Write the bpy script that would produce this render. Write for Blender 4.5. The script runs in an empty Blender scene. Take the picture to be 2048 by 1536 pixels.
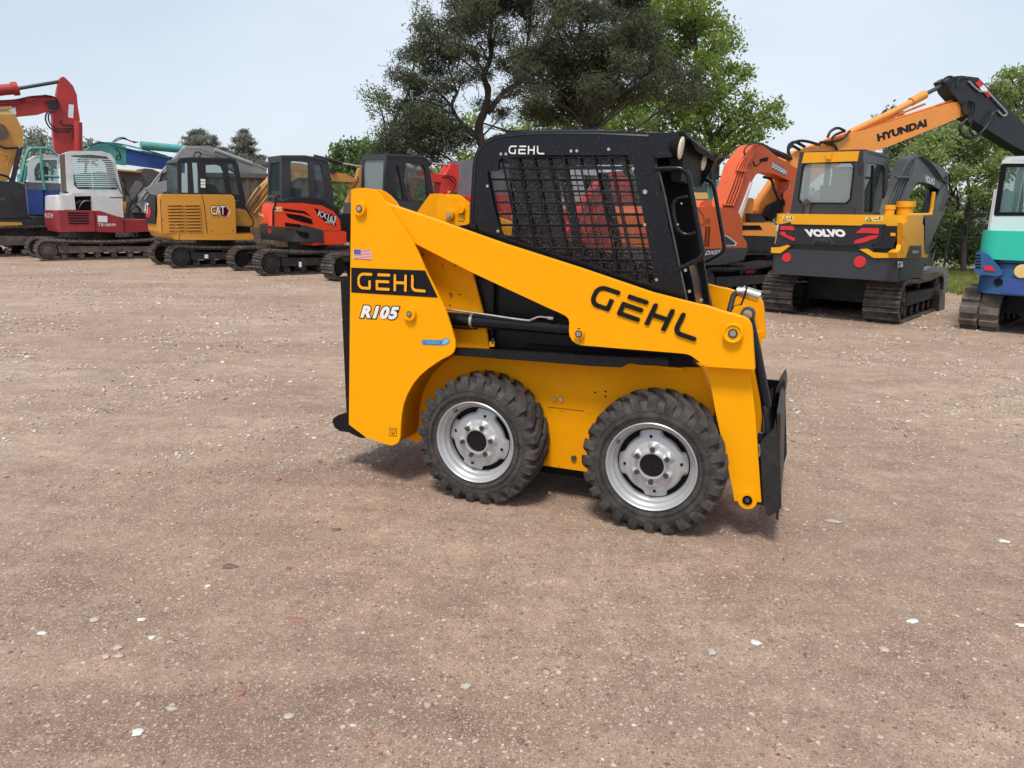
import bpy, bmesh, math, random
import numpy as np
from mathutils import Vector, Matrix
from mathutils.geometry import tessellate_polygon
random.seed(7); rng = np.random.default_rng(11)
R = math.radians

# ------------------------------------------------------------------ camera
F, PITCH, ROLL, H = 1450., .230, .016, 1.42
sc = bpy.context.scene
cp, sp, cr, sr = math.cos(PITCH), math.sin(PITCH), math.cos(ROLL), math.sin(ROLL)
FW = Vector((0, cp, -sp)); R0 = Vector((1, 0, 0)); U0 = Vector((0, sp, cp))
RT = cr*R0 + sr*U0; UP = -sr*R0 + cr*U0
cam = bpy.data.cameras.new('camera'); co = bpy.data.objects.new('camera', cam); sc.collection.objects.link(co)
co.matrix_world = Matrix(((RT.x, UP.x, -FW.x, 0), (RT.y, UP.y, -FW.y, 0), (RT.z, UP.z, -FW.z, H), (0, 0, 0, 1)))
cam.sensor_width = 36; cam.lens = F/2048*36; cam.clip_end = 2000; cam.clip_start = .05
sc.camera = co

# ------------------------------------------------------------------ sky and sun
SUN_EL, SUN_AZ = R(62), R(-160)          # azimuth measured from +Y towards +X: behind the camera, to the left
w = bpy.data.worlds.new("World"); sc.world = w; w.use_nodes = True
nt = w.node_tree; nt.nodes.clear()
out = nt.nodes.new('ShaderNodeOutputWorld'); bg = nt.nodes.new('ShaderNodeBackground')
sky = nt.nodes.new('ShaderNodeTexSky'); sky.sky_type = 'NISHITA'; sky.sun_disc = False
sky.sun_elevation = SUN_EL; sky.sun_rotation = SUN_AZ; sky.dust_density = 2.0; sky.air_density = 1.0
tc = nt.nodes.new('ShaderNodeTexCoord'); mp = nt.nodes.new('ShaderNodeMapping'); mp.inputs['Scale'].default_value = (1, 1, 2.6)
nz = nt.nodes.new('ShaderNodeTexNoise'); nz.inputs['Scale'].default_value = 1.3; nz.inputs['Detail'].default_value = 5
rp = nt.nodes.new('ShaderNodeValToRGB'); rp.color_ramp.elements[0].position = .3; rp.color_ramp.elements[1].position = .75
rp.color_ramp.elements[0].color = (.42, .42, .42, 1); rp.color_ramp.elements[1].color = (.95, .95, .95, 1)
mx = nt.nodes.new('ShaderNodeMix'); mx.data_type = 'RGBA'
mx.inputs['B'].default_value = (5.6, 6.1, 6.75, 1)       # thin overcast in the sky texture's own units
nt.links.new(tc.outputs['Generated'], mp.inputs[0]); nt.links.new(mp.outputs[0], nz.inputs['Vector'])
nt.links.new(nz.outputs['Fac'], rp.inputs[0]); nt.links.new(rp.outputs[0], mx.inputs['Factor'])
nt.links.new(sky.outputs[0], mx.inputs['A']); nt.links.new(mx.outputs['Result'], bg.inputs[0])
bg.inputs[1].default_value = .10
nt.links.new(bg.outputs[0], out.inputs[0])
sl = bpy.data.lights.new('sun', 'SUN'); sl.energy = 2.0; sl.angle = R(14); sl.color = (1, .93, .82)
so = bpy.data.objects.new('sun', sl); sc.collection.objects.link(so)
sd = Vector((math.sin(SUN_AZ)*math.cos(SUN_EL), math.cos(SUN_AZ)*math.cos(SUN_EL), math.sin(SUN_EL)))
so.rotation_euler = sd.to_track_quat('Z', 'Y').to_euler()
sc.view_settings.view_transform = 'Standard'; sc.view_settings.look = 'None'
sc.view_settings.exposure = .60; sc.view_settings.gamma = 1

# ------------------------------------------------------------------ pixel -> place helpers
def ray(px, py):
    return FW + (px-1024)/F*RT + (768-py)/F*UP
def ground(px, py, z=0.):
    d = ray(px, py); t = (z-H)/d.z; return (d.x*t, d.y*t)
def atY(px, py, Y):
    d = ray(px, py); t = Y/d.y; return Vector((d.x*t, Y, H+d.z*t))
def Z(x0, y0, s):                                 # coordinates read off an enlargement of the photograph
    return lambda pts: [(x0+x/s, y0+y/s) for x, y in pts]
ZA = Z(660, 360, 3.84); ZB = Z(920, 240, 3.793); ZC = Z(640, 280, 5.12); ZD = Z(660, 660, 3.84)
ZE = Z(1100, 540, 3.938); ZF = Z(1120, 700, 3.84)
Z1 = Z(0, 140, 3.839); Z2 = Z(280, 240, 4.655); Z4 = Z(1360, 260, 3.838); Z5 = Z(1520, 280, 3.84)
Z6 = Z(1780, 130, 2.791); Z7 = Z(680, 0, 2.276); ZI = lambda p: p

# ------------------------------------------------------------------ materials
def mat(name, col, rough=.5, metal=0, coat=0, var=.06, scale=6, bump=0, bscale=60, dirt=0, dcol=(.18, .13, .09), spec=.5, wet=0):
    m = bpy.data.materials.new(name); m.use_nodes = True; n = m.node_tree; b = n.nodes['Principled BSDF']
    b.inputs['Roughness'].default_value = rough; b.inputs['Metallic'].default_value = metal
    b.inputs['Coat Weight'].default_value = coat; b.inputs['Coat Roughness'].default_value = .12
    b.inputs['Specular IOR Level'].default_value = spec
    tc = n.nodes.new('ShaderNodeTexCoord'); no = n.nodes.new('ShaderNodeTexNoise')
    no.inputs['Scale'].default_value = scale; no.inputs['Detail'].default_value = 6; no.inputs['Roughness'].default_value = .65
    n.links.new(tc.outputs['Object'], no.inputs['Vector'])
    r = n.nodes.new('ShaderNodeValToRGB')
    r.color_ramp.elements[0].position = .3; r.color_ramp.elements[1].position = .7
    r.color_ramp.elements[0].color = tuple(c*(1-var) for c in col)+(1,)
    r.color_ramp.elements[1].color = tuple(min(1, c*(1+var)) for c in col)+(1,)
    n.links.new(no.outputs['Fac'], r.inputs[0]); last = r.outputs[0]
    if dirt:
        n2 = n.nodes.new('ShaderNodeTexNoise'); n2.inputs['Scale'].default_value = scale*.6+1.3; n2.inputs['Detail'].default_value = 9
        n2.inputs['Roughness'].default_value = .75
        n.links.new(tc.outputs['Object'], n2.inputs['Vector'])
        r2 = n.nodes.new('ShaderNodeValToRGB'); r2.color_ramp.elements[0].position = .62-dirt*.35; r2.color_ramp.elements[1].position = .8-dirt*.2
        n.links.new(n2.outputs['Fac'], r2.inputs[0])
        x = n.nodes.new('ShaderNodeMix'); x.data_type = 'RGBA'; x.inputs['B'].default_value = dcol+(1,)
        mt = n.nodes.new('ShaderNodeMath'); mt.operation = 'MULTIPLY'; mt.inputs[1].default_value = min(1, dirt*1.5)
        n.links.new(r2.outputs[0], mt.inputs[0]); n.links.new(mt.outputs[0], x.inputs['Factor'])
        n.links.new(last, x.inputs['A']); last = x.outputs['Result']
    if wet:                                        # dried and wet rain specks
        v = n.nodes.new('ShaderNodeTexVoronoi'); v.inputs['Scale'].default_value = 260; v.inputs['Randomness'].default_value = 1
        n.links.new(tc.outputs['Object'], v.inputs['Vector'])
        sv = n.nodes.new('ShaderNodeSeparateColor'); n.links.new(v.outputs['Color'], sv.inputs[0])
        g1 = n.nodes.new('ShaderNodeMath'); g1.operation = 'GREATER_THAN'; g1.inputs[1].default_value = .93; n.links.new(sv.outputs[0], g1.inputs[0])
        g2 = n.nodes.new('ShaderNodeMath'); g2.operation = 'LESS_THAN'; g2.inputs[1].default_value = .22; n.links.new(v.outputs['Distance'], g2.inputs[0])
        g3 = n.nodes.new('ShaderNodeMath'); g3.operation = 'MULTIPLY'; n.links.new(g1.outputs[0], g3.inputs[0]); n.links.new(g2.outputs[0], g3.inputs[1])
        g4 = n.nodes.new('ShaderNodeMath'); g4.operation = 'MULTIPLY'; g4.inputs[1].default_value = wet; n.links.new(g3.outputs[0], g4.inputs[0])
        x = n.nodes.new('ShaderNodeMix'); x.data_type = 'RGBA'; x.inputs['B'].default_value = (.75, .75, .74, 1)
        n.links.new(g4.outputs[0], x.inputs['Factor']); n.links.new(last, x.inputs['A']); last = x.outputs['Result']
    n.links.new(last, b.inputs['Base Color'])
    # roughness variation
    mr = n.nodes.new('ShaderNodeMapRange'); mr.inputs['To Min'].default_value = max(.02, rough*.8); mr.inputs['To Max'].default_value = min(1, rough*1.25)
    n.links.new(no.outputs['Fac'], mr.inputs['Value']); n.links.new(mr.outputs[0], b.inputs['Roughness'])
    if bump:
        n3 = n.nodes.new('ShaderNodeTexNoise'); n3.inputs['Scale'].default_value = bscale; n3.inputs['Detail'].default_value = 4
        n.links.new(tc.outputs['Object'], n3.inputs['Vector'])
        bp = n.nodes.new('ShaderNodeBump'); bp.inputs['Strength'].default_value = bump; bp.inputs['Distance'].default_value = .01
        n.links.new(n3.outputs['Fac'], bp.inputs['Height']); n.links.new(bp.outputs[0], b.inputs['Normal'])
    return m
def glass(name, tint=(.1, .13, .13), alpha=.45, drops=0, rough=.05):
    m = bpy.data.materials.new(name); m.use_nodes = True; n = m.node_tree; n.nodes.clear()
    o = n.nodes.new('ShaderNodeOutputMaterial'); tr = n.nodes.new('ShaderNodeBsdfTransparent'); tr.inputs[0].default_value = (.82, .88, .87, 1)
    df = n.nodes.new('ShaderNodeBsdfDiffuse'); df.inputs[0].default_value = tint+(1,)
    gl = n.nodes.new('ShaderNodeBsdfGlossy'); gl.inputs['Roughness'].default_value = rough
    fr = n.nodes.new('ShaderNodeFresnel'); fr.inputs[0].default_value = 1.45
    a = n.nodes.new('ShaderNodeMixShader'); a.inputs[0].default_value = alpha
    n.links.new(tr.outputs[0], a.inputs[1]); n.links.new(df.outputs[0], a.inputs[2])
    b = n.nodes.new('ShaderNodeMixShader'); n.links.new(fr.outputs[0], b.inputs[0]); n.links.new(a.outputs[0], b.inputs[1]); n.links.new(gl.outputs[0], b.inputs[2])
    last = b.outputs[0]
    if drops:
        tc = n.nodes.new('ShaderNodeTexCoord'); v = n.nodes.new('ShaderNodeTexVoronoi'); v.inputs['Scale'].default_value = 190
        n.links.new(tc.outputs['Object'], v.inputs['Vector'])
        sv = n.nodes.new('ShaderNodeSeparateColor'); n.links.new(v.outputs['Color'], sv.inputs[0])
        g1 = n.nodes.new('ShaderNodeMath'); g1.operation = 'GREATER_THAN'; g1.inputs[1].default_value = .5; n.links.new(sv.outputs[0], g1.inputs[0])
        g2 = n.nodes.new('ShaderNodeMath'); g2.operation = 'LESS_THAN'; g2.inputs[1].default_value = .26; n.links.new(v.outputs['Distance'], g2.inputs[0])
        g3 = n.nodes.new('ShaderNodeMath'); g3.operation = 'MULTIPLY'; n.links.new(g1.outputs[0], g3.inputs[0]); n.links.new(g2.outputs[0], g3.inputs[1])
        g4 = n.nodes.new('ShaderNodeMath'); g4.operation = 'MULTIPLY'; g4.inputs[1].default_value = drops; n.links.new(g3.outputs[0], g4.inputs[0])
        d2 = n.nodes.new('ShaderNodeBsdfDiffuse'); d2.inputs[0].default_value = (.55, .55, .55, 1)
        c = n.nodes.new('ShaderNodeMixShader'); n.links.new(g4.outputs[0], c.inputs[0]); n.links.new(last, c.inputs[1]); n.links.new(d2.outputs[0], c.inputs[2]); last = c.outputs[0]
    n.links.new(last, o.inputs[0]); return m
def leafmat(name, c1, c2, trans=.35, scale=1.2, rough=.6):
    m = bpy.data.materials.new(name); m.use_nodes = True; n = m.node_tree; n.nodes.clear()
    o = n.nodes.new('ShaderNodeOutputMaterial'); d = n.nodes.new('ShaderNodeBsdfDiffuse'); t = n.nodes.new('ShaderNodeBsdfTranslucent')
    tc = n.nodes.new('ShaderNodeTexCoord'); no = n.nodes.new('ShaderNodeTexNoise'); no.inputs['Scale'].default_value = scale; no.inputs['Detail'].default_value = 8; no.inputs['Roughness'].default_value = .8
    n.links.new(tc.outputs['Object'], no.inputs['Vector'])
    r = n.nodes.new('ShaderNodeValToRGB'); r.color_ramp.elements[0].position = .36; r.color_ramp.elements[1].position = .64
    r.color_ramp.elements[0].color = c1+(1,); r.color_ramp.elements[1].color = c2+(1,)
    n.links.new(no.outputs['Fac'], r.inputs[0]); n.links.new(r.outputs[0], d.inputs[0]); n.links.new(r.outputs[0], t.inputs[0])
    a = n.nodes.new('ShaderNodeMixShader'); a.inputs[0].default_value = trans
    n.links.new(d.outputs[0], a.inputs[1]); n.links.new(t.outputs[0], a.inputs[2]); n.links.new(a.outputs[0], o.inputs[0]); return m

M = {}
M['yellow'] = mat('loader_yellow_paint', (.90, .38, .0006), .5, coat=.0, var=.025, scale=3, bump=.04, bscale=220, wet=.12, spec=.14)
M['yellow_in'] = mat('inner_yellow_paint', (.84, .335, .001), .55, spec=.12, var=.05, scale=7, dirt=.12, dcol=(.25, .14, .04))
M['black'] = mat('black_gloss_paint', (.004, .005, .010), .24, coat=.12, var=.2, wet=.3, spec=.3)
M['blackm'] = mat('matt_black_paint', (.006, .007, .009), .42, var=.2, bump=.1, wet=.3, spec=.3)
M['inner'] = mat('black_interior', (.004, .004, .005), .6, var=.3, spec=.2)
M['rubber'] = mat('tyre_rubber', (.032, .030, .029), .7, var=.35, scale=14, bump=.35, bscale=90, dirt=.5, dcol=(.12, .105, .092))
M['rim'] = mat('silver_rim_paint', (.46, .47, .485), .38, metal=.4, var=.07, scale=9, dirt=.16, dcol=(.25, .24, .23))
M['steel'] = mat('bright_steel', (.55, .54, .5), .28, metal=.9, var=.15, scale=20)
M['dsteel'] = mat('dark_steel', (.09, .09, .088), .4, metal=.6, var=.3, scale=20)
M['worn'] = mat('worn_black_steel', (.02, .02, .022), .45, metal=.2, var=.3, scale=12, bump=.3, bscale=80, dirt=.3, dcol=(.12, .10, .09))
M['white'] = mat('white_decal', (.8, .8, .8), .4, var=.01)
M['decblack'] = mat('black_decal', (.004, .004, .006), .35, var=.05, wet=.3, spec=.3)
M['decyellow'] = mat('yellow_decal', (.90, .38, .0006), .4, var=.02)
M['red'] = mat('red_decal', (.62, .02, .03), .4, var=.05)
M['blue'] = mat('blue_decal', (.02, .16, .5), .35, var=.2)
M['bluel'] = mat('light_blue_decal', (.16, .5, .85), .35, var=.1)
M['flagb'] = mat('flag_blue', (.05, .08, .26), .4, var=.05)
M['cabglass'] = glass('rain_specked_glass', (.05, .05, .05), .12, drops=.6)
M['glass'] = glass('tinted_glass', (.2, .3, .3), .16)
M['glassd'] = glass('dark_tinted_glass', (.08, .15, .15), .25)
M['glassl'] = glass('pale_glass', (.42, .50, .51), .42)
M['lens'] = mat('ribbed_lamp_lens', (.95, .84, .62), .25, var=.12, scale=60, bump=.8, bscale=110)
M['track'] = mat('steel_track', (.045, .038, .034), .6, metal=.25, var=.35, scale=7, dirt=.6, dcol=(.20, .165, .14), bump=.3)
M['trackd'] = mat('black_track', (.016, .015, .016), .6, var=.3, scale=7, dirt=.25, dcol=(.13, .11, .10), bump=.3)
M['trackg'] = mat('grey_rubber_track', (.07, .062, .056), .8, var=.3, scale=5, dirt=.6, dcol=(.23, .19, .16), bump=.3)
M['under'] = mat('black_undercarriage', (.014, .014, .016), .6, var=.3, dirt=.3)
M['underb'] = mat('muddy_undercarriage', (.05, .043, .04), .75, var=.3, dirt=.6, dcol=(.17, .135, .115))
M['cat'] = mat('amber_machine_paint', (.62, .29, .035), .42, var=.05, scale=3, dirt=.06, dcol=(.3, .18, .08))
M['catd'] = mat('amber_weathered_paint', (.50, .24, .05), .5, var=.14, scale=3, dirt=.3, dcol=(.16, .11, .06))
M['kub'] = mat('orange_red_machine_paint', (.78, .062, .018), .35, coat=.3, var=.04)
M['kubr'] = mat('signal_red_machine_paint', (.62, .03, .022), .42, var=.06)
M['crim'] = mat('weathered_crimson_paint', (.27, .022, .03), .5, var=.12, scale=3, dirt=.15, dcol=(.25, .2, .19))
M['redb'] = mat('weathered_red_paint', (.42, .03, .03), .5, var=.15, scale=1.5, dirt=.22, dcol=(.16, .07, .06))
M['cream'] = mat('weathered_white_paint', (.56, .57, .57), .5, var=.08, scale=2.5, dirt=.3, dcol=(.28, .25, .22))
M['wht'] = mat('clean_white_paint', (.62, .66, .69), .4, var=.05, scale=2, dirt=.07, dcol=(.3, .28, .26))
M['char'] = mat('charcoal_plastic', (.032, .035, .043), .42, var=.1, scale=3, dirt=.07, dcol=(.08, .08, .08))
M['chard'] = mat('dark_charcoal_plastic', (.013, .014, .019), .4, var=.15, scale=3)
M['dipper'] = mat('near_black_paint', (.011, .015, .020), .42, var=.12, scale=3, dirt=.1, dcol=(.05, .05, .05))
M['green'] = mat('charcoal_green_paint', (.018, .024, .027), .42, var=.1, scale=3)
M['vyel'] = mat('warm_yellow_machine_paint', (.78, .36, .010), .42, coat=.03, spec=.3, var=.04, scale=3)
M['doo'] = mat('burnt_orange_machine_paint', (.66, .105, .014), .42, var=.06, scale=3, dirt=.08, dcol=(.3, .1, .05))
M['dood'] = mat('faded_orange_red_paint', (.60, .092, .018), .5, var=.1, scale=3, dirt=.15, dcol=(.3, .13, .1))
M['hyu'] = mat('light_orange_machine_paint', (.78, .29, .055), .45, var=.07, scale=2, dirt=.14, dcol=(.35, .16, .06))
M['teal'] = mat('teal_machine_paint', (.025, .52, .40), .4, var=.06, scale=2, dirt=.08, dcol=(.1, .25, .22))
M['teald'] = mat('faded_teal_paint', (.09, .35, .32), .5, var=.12, scale=2, dirt=.25, dcol=(.16, .22, .2))
M['ihib'] = mat('blue_machine_paint', (.025, .10, .26), .42, var=.08, scale=3, dirt=.18, dcol=(.03, .035, .06))
M['blueb'] = mat('royal_blue_weathered_paint', (.03, .075, .30), .5, var=.12, scale=2, dirt=.2, dcol=(.08, .09, .15))
M['grey'] = mat('silver_grey_weathered_paint', (.30, .31, .32), .5, var=.12, scale=3, dirt=.3, dcol=(.14, .13, .12))
M['greyd'] = mat('dull_grey_paint', (.13, .14, .16), .5, var=.2, scale=3, dirt=.2)
M['rust'] = mat('rusty_brown_steel', (.085, .062, .05), .8, var=.3, scale=2, dirt=.4, dcol=(.14, .12, .11), bump=.3)
M['hose'] = mat('black_rubber_hose', (.012, .012, .013), .5, var=.2)
M['sticker'] = mat('pale_yellow_sticker', (.72, .55, .2), .5, var=.1)
M['paper'] = mat('white_sticker', (.72, .74, .78), .5, var=.08)
M['amber'] = mat('amber_beacon_plastic', (.7, .13, .03), .25, var=.05)
M['bark'] = mat('brown_bark', (.06, .046, .038), .9, var=.4, scale=4, bump=.8, bscale=18)
M['barkp'] = mat('pine_bark', (.075, .055, .045), .9, var=.45, scale=3, bump=.8, bscale=14)
M['pine'] = leafmat('pine_needles', (.056, .066, .040), (.135, .148, .09), .22, 1.1)
M['oak'] = leafmat('bright_spring_leaves', (.135, .205, .045), (.32, .41, .11), .45, .9)
M['oakd'] = leafmat('green_leaves', (.15, .21, .065), (.33, .41, .16), .4, .9)
M['birch'] = leafmat('pale_birch_leaves', (.12, .16, .08), (.25, .31, .17), .4, 1)
M['far'] = leafmat('hazed_leaves', (.20, .235, .19), (.33, .37, .30), .3, .6)  # distance haze is put into these pale leaf colours
M['conif'] = leafmat('hazed_conifer_needles', (.16, .18, .14), (.27, .29, .24), .2, .8)  # needle colours paled to carry the haze of distance
M['hedge'] = leafmat('hedge_leaves', (.08, .13, .05), (.22, .29, .12), .35, 1)

# ------------------------------------------------------------------ mesh helpers
col = sc.collection
def finish(name, bm, m, parent=None, smooth=40):
    me = bpy.data.meshes.new(name)
    bmesh.ops.recalc_face_normals(bm, faces=bm.faces)
    bm.to_mesh(me); bm.free()
    me.materials.append(m)
    if smooth:
        me.polygons.foreach_set('use_smooth', [True]*len(me.polygons)); me.set_sharp_from_angle(angle=R(smooth))
    o = bpy.data.objects.new(name, me); col.objects.link(o)
    if parent is not None: o.parent = parent
    return o
def bevel(bm, w, seg=2, ang=28):
    if w <= 0: return
    es = [e for e in bm.edges if len(e.link_faces) == 2 and e.calc_face_angle(0) > R(ang)]
    if es: bmesh.ops.bevel(bm, geom=es, offset=w, segments=seg, profile=.5, affect='EDGES', clamp_overlap=True)
def add_prism(bm, pts, a, b, mk, holes=()):
    """pts in 2D, mk(u,v,t)->3D, extruded t=a..b"""
    loops = [list(pts)]+[list(h) for h in holes]
    va = [[bm.verts.new(mk(u, v, a)) for u, v in L] for L in loops]
    vb = [[bm.verts.new(mk(u, v, b)) for u, v in L] for L in loops]
    for la, lb in zip(va, vb):
        n = len(la)
        for i in range(n):
            j = (i+1) % n
            bm.faces.new((la[i], la[j], lb[j], lb[i]))
    if len(loops) == 1:
        bm.faces.new(va[0]); bm.faces.new(vb[0][::-1])
    else:
        fa = [v for L in va for v in L]; fb = [v for L in vb for v in L]
        for t in tessellate_polygon([[Vector((u, v, 0)) for u, v in L] for L in loops]):
            try: bm.faces.new([fa[i] for i in t]); bm.faces.new([fb[i] for i in t[::-1]])
            except ValueError: pass
def add_box(bm, x0, x1, y0, y1, z0, z1):
    add_prism(bm, [(x0, z0), (x1, z0), (x1, z1), (x0, z1)], y0, y1, lambda u, v, t: (u, t, v))
def add_tube(bm, pts, r, seg=8, caps=True):
    pts = [Vector(p) for p in pts]; n = len(pts); rs = r if isinstance(r, (list, tuple)) else [r]*n
    rings = []; prev = None
    for i, p in enumerate(pts):
        t = (pts[min(i+1, n-1)]-pts[max(i-1, 0)]).normalized()
        if prev is None:
            a = t.orthogonal().normalized()
        else:
            a = (prev-t*prev.dot(t))
            a = a.normalized() if a.length > 1e-6 else t.orthogonal().normalized()
        prev = a; b = t.cross(a)
        rings.append([bm.verts.new(p+rs[i]*(math.cos(k*2*math.pi/seg)*a+math.sin(k*2*math.pi/seg)*b)) for k in range(seg)])
    for A, B in zip(rings, rings[1:]):
        for k in range(seg):
            j = (k+1) % seg; bm.faces.new((A[k], A[j], B[j], B[k]))
    if caps: bm.faces.new(rings[0][::-1]); bm.faces.new(rings[-1])
def smooth_path(pts, n=5):
    pts = [Vector(p) for p in pts]; o = []
    for i in range(len(pts)-1):
        p0 = pts[max(i-1, 0)]; p1 = pts[i]; p2 = pts[i+1]; p3 = pts[min(i+2, len(pts)-1)]
        for k in range(n):
            t = k/n
            o.append(.5*((2*p1)+(-p0+p2)*t+(2*p0-5*p1+4*p2-p3)*t*t+(-p0+3*p1-3*p2+p3)*t**3))
    o.append(pts[-1]); return o
def add_cyl(bm, c, axis, r, h, seg=24, r2=None):
    c = Vector(c); a = Vector(axis).normalized()
    add_tube(bm, [c, c+a*h], [r, r if r2 is None else r2], seg)
def add_lathe(bm, prof, c, seg=48):
    """profile (r,y) about the local Y axis through c"""
    rings = []
    for r, y in prof:
        rings.append([bm.verts.new((c[0]+r*math.cos(k*2*math.pi/seg), c[1]+y, c[2]+r*math.sin(k*2*math.pi/seg))) for k in range(seg)])
    for A, B in zip(rings, rings[1:]):
        for k in range(seg):
            j = (k+1) % seg; bm.faces.new((A[k], A[j], B[j], B[k]))
def rnd(pts, r, n=4):
    """round the corners of a polygon"""
    o = []; N = len(pts)
    for i in range(N):
        p = Vector(pts[i]); a = Vector(pts[i-1]); b = Vector(pts[(i+1) % N])
        da = (a-p).length; db = (b-p).length; q = min(r, da*.45, db*.45)
        s = p+(a-p)/da*q; e = p+(b-p)/db*q
        for k in range(n+1):
            t = k/n; v = s*(1-t)**2+p*2*t*(1-t)+e*t*t; o.append((v.x, v.y))
    return o
def thing(name, label, cat, loc, rz=0, group=None):
    o = bpy.data.objects.new(name, None); col.objects.link(o); o.location = loc; o.rotation_euler = (0, 0, rz)
    o.empty_display_size = .2; o['label'] = label; o['category'] = cat
    if group: o['group'] = group
    return o
def tag(o, label, cat, group=None):
    o['label'] = label; o['category'] = cat
    if group: o['group'] = group
    return o

FONTS = {}
def text_mesh(s, off=0, shear=0, space=1):
    k = (s, off, shear, space)
    if k not in FONTS:
        cu = bpy.data.curves.new('text', 'FONT'); cu.body = s; cu.offset = off; cu.shear = shear; cu.space_character = space; cu.resolution_u = 3
        o = bpy.data.objects.new('text', cu); me = o.to_mesh()
        v = [tuple(p.co[:2]) for p in me.vertices]; f = [tuple(p.vertices) for p in me.polygons]
        o.to_mesh_clear(); bpy.data.objects.remove(o); bpy.data.curves.remove(cu)
        FONTS[k] = (v, f)
    return FONTS[k]

class Mach:
    """a machine with its own upright frame: x forwards, y away from the camera side, z up"""
    def __init__(s, name, label, cat, px, py, deg, xy=None, group=None, off=0.):
        s.xy = xy or ground(px, py); s.th = R(deg); s.c = math.cos(s.th); s.s = math.sin(s.th)
        s.root = thing(name, label, cat, (s.xy[0], s.xy[1], 0), s.th, group)
    def loc(s, p, o=True):
        x = p[0]-(s.xy[0] if o else 0); y = p[1]-(s.xy[1] if o else 0)
        return Vector((x*s.c+y*s.s, -x*s.s+y*s.c, p[2]))
    def P(s, px, py, y):
        o = s.loc((0, 0, H)); d = s.loc(ray(px, py), False); t = (y-o.y)/d.y; return (o.x+d.x*t, o.z+d.z*t)
    def Q(s, px, py, x):
        o = s.loc((0, 0, H)); d = s.loc(ray(px, py), False); t = (x-o.x)/d.x; return (o.y+d.y*t, o.z+d.z*t)
    def side(s, name, pts, y0, y1, m, par=None, holes=(), bev=.0, seg=2, rr=0, tr=None, plan=0, far=True):
        """a shape outlined on the side plane y=tr (or y0), extruded y0..y1"""
        t = y0 if tr is None else tr
        L = [s.P(x, y, t) for x, y in pts]; Hs = [[s.P(x, y, t) for x, y in h] for h in holes]
        if rr: L = rnd(L, rr); Hs = [rnd(h, rr) for h in Hs]
        bm = bmesh.new()
        if plan:                                   # rear end rounded in plan; its outline in the picture is that of the far rear corner
            if far:
                xs = sorted(u for u, v in L); lim = xs[0]+min(.45, .55*(xs[-1]-xs[0]))
                Fq = [s.P(x, y, y1-.08*plan)[0] for x, y in pts]
                rr_ = [f for (u, v), f in zip(L, Fq) if u < lim]; mxr = max(rr_)
                L = [((f, v) if u < lim else (max(u, mxr+.35), v)) for (u, v), f in zip(L, Fq)]
            xr = min(u for u, v in L); N = 7; s.xr = xr
            ys = sorted(set([y0+plan*(1-math.cos(k/N*math.pi/2)) for k in range(N+1)]+[y1-plan*(1-math.cos(k/N*math.pi/2)) for k in range(N+1)]))
            rows = []
            for yy in ys:
                d = min(yy-y0, y1-yy, plan); cl = xr+plan*(1-math.sqrt(max(0, 1-((plan-d)/plan)**2)))*.9
                rows.append([bm.verts.new((max(u, cl+(u-xr)*.02), yy, v)) for u, v in L])
            n = len(L)
            for A, B in zip(rows, rows[1:]):
                for i in range(n):
                    j = (i+1) % n; bm.faces.new((A[i], A[j], B[j], B[i]))
            bm.faces.new(rows[0]); bm.faces.new(rows[-1][::-1])
        else:
            add_prism(bm, L, y0, y1, lambda u, v, q: (u, q, v), Hs)
        bevel(bm, bev, seg)
        return finish(name, bm, m, par or s.root)
    def rear(s, name, pts, x0, x1, m, par=None, holes=(), bev=0., rr=0, tr=None):
        t = x0 if tr is None else tr
        L = [s.Q(x, y, t) for x, y in pts]; Hs = [[s.Q(x, y, t) for x, y in h] for h in holes]
        if rr: L = rnd(L, rr); Hs = [rnd(h, rr) for h in Hs]
        bm = bmesh.new(); add_prism(bm, L, x0, x1, lambda u, v, q: (q, u, v), Hs); bevel(bm, bev)
        return finish(name, bm, m, par or s.root)
    def plan(s, name, pts, z0, z1, m, par=None, bev=0., rr=0, top=1.):
        if rr: pts = rnd(pts, rr, 6)
        bm = bmesh.new(); add_prism(bm, pts, z0, z1, lambda u, v, q: (u, v, q)); bevel(bm, bev)
        return finish(name, bm, m, par or s.root)
    def box(s, name, b, m, par=None, bev=.01):
        bm = bmesh.new(); add_box(bm, *b); bevel(bm, bev); return finish(name, bm, m, par or s.root)
    def tube(s, name, pts, y, r, m, par=None, sm=0, seg=8):
        L = [(q[0], y, q[1]) for q in [s.P(a, b, y) for a, b in pts]]
        if sm: L = smooth_path(L, sm)
        bm = bmesh.new(); add_tube(bm, L, r, seg); return finish(name, bm, m, par or s.root, 60)
    def tube3(s, name, pts, r, m, par=None, sm=0, seg=8):
        """points (px,py,y)"""
        L = [(s.P(a, b, y)[0], y, s.P(a, b, y)[1]) for a, b, y in pts]
        if sm: L = smooth_path(L, sm)
        bm = bmesh.new(); add_tube(bm, L, r, seg); return finish(name, bm, m, par or s.root, 60)
    def tubes(s, name, lists, y, r, m, par=None, sm=0):
        sing = {'window_bars': 'window_bar', 'boom_pipes': 'boom_pipe', 'engine_pipes': 'engine_pipe'}
        for pts in lists:
            L = [(q[0], y, q[1]) for q in [s.P(a, b, y) for a, b in pts]]
            bm = bmesh.new(); add_tube(bm, smooth_path(L, sm) if sm else L, r, 6); finish(sing.get(name, name), bm, m, par or s.root, 60)
    def cyl(s, name, px, py, y0, y1, r, m, par=None, seg=28, bev=0, r2=None):
        u, v = s.P(px, py, y0); bm = bmesh.new(); add_cyl(bm, (u, y0, v), (0, 1, 0), r, y1-y0, seg, r2); bevel(bm, bev, 2, 50)
        return finish(name, bm, m, par or s.root)
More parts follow.
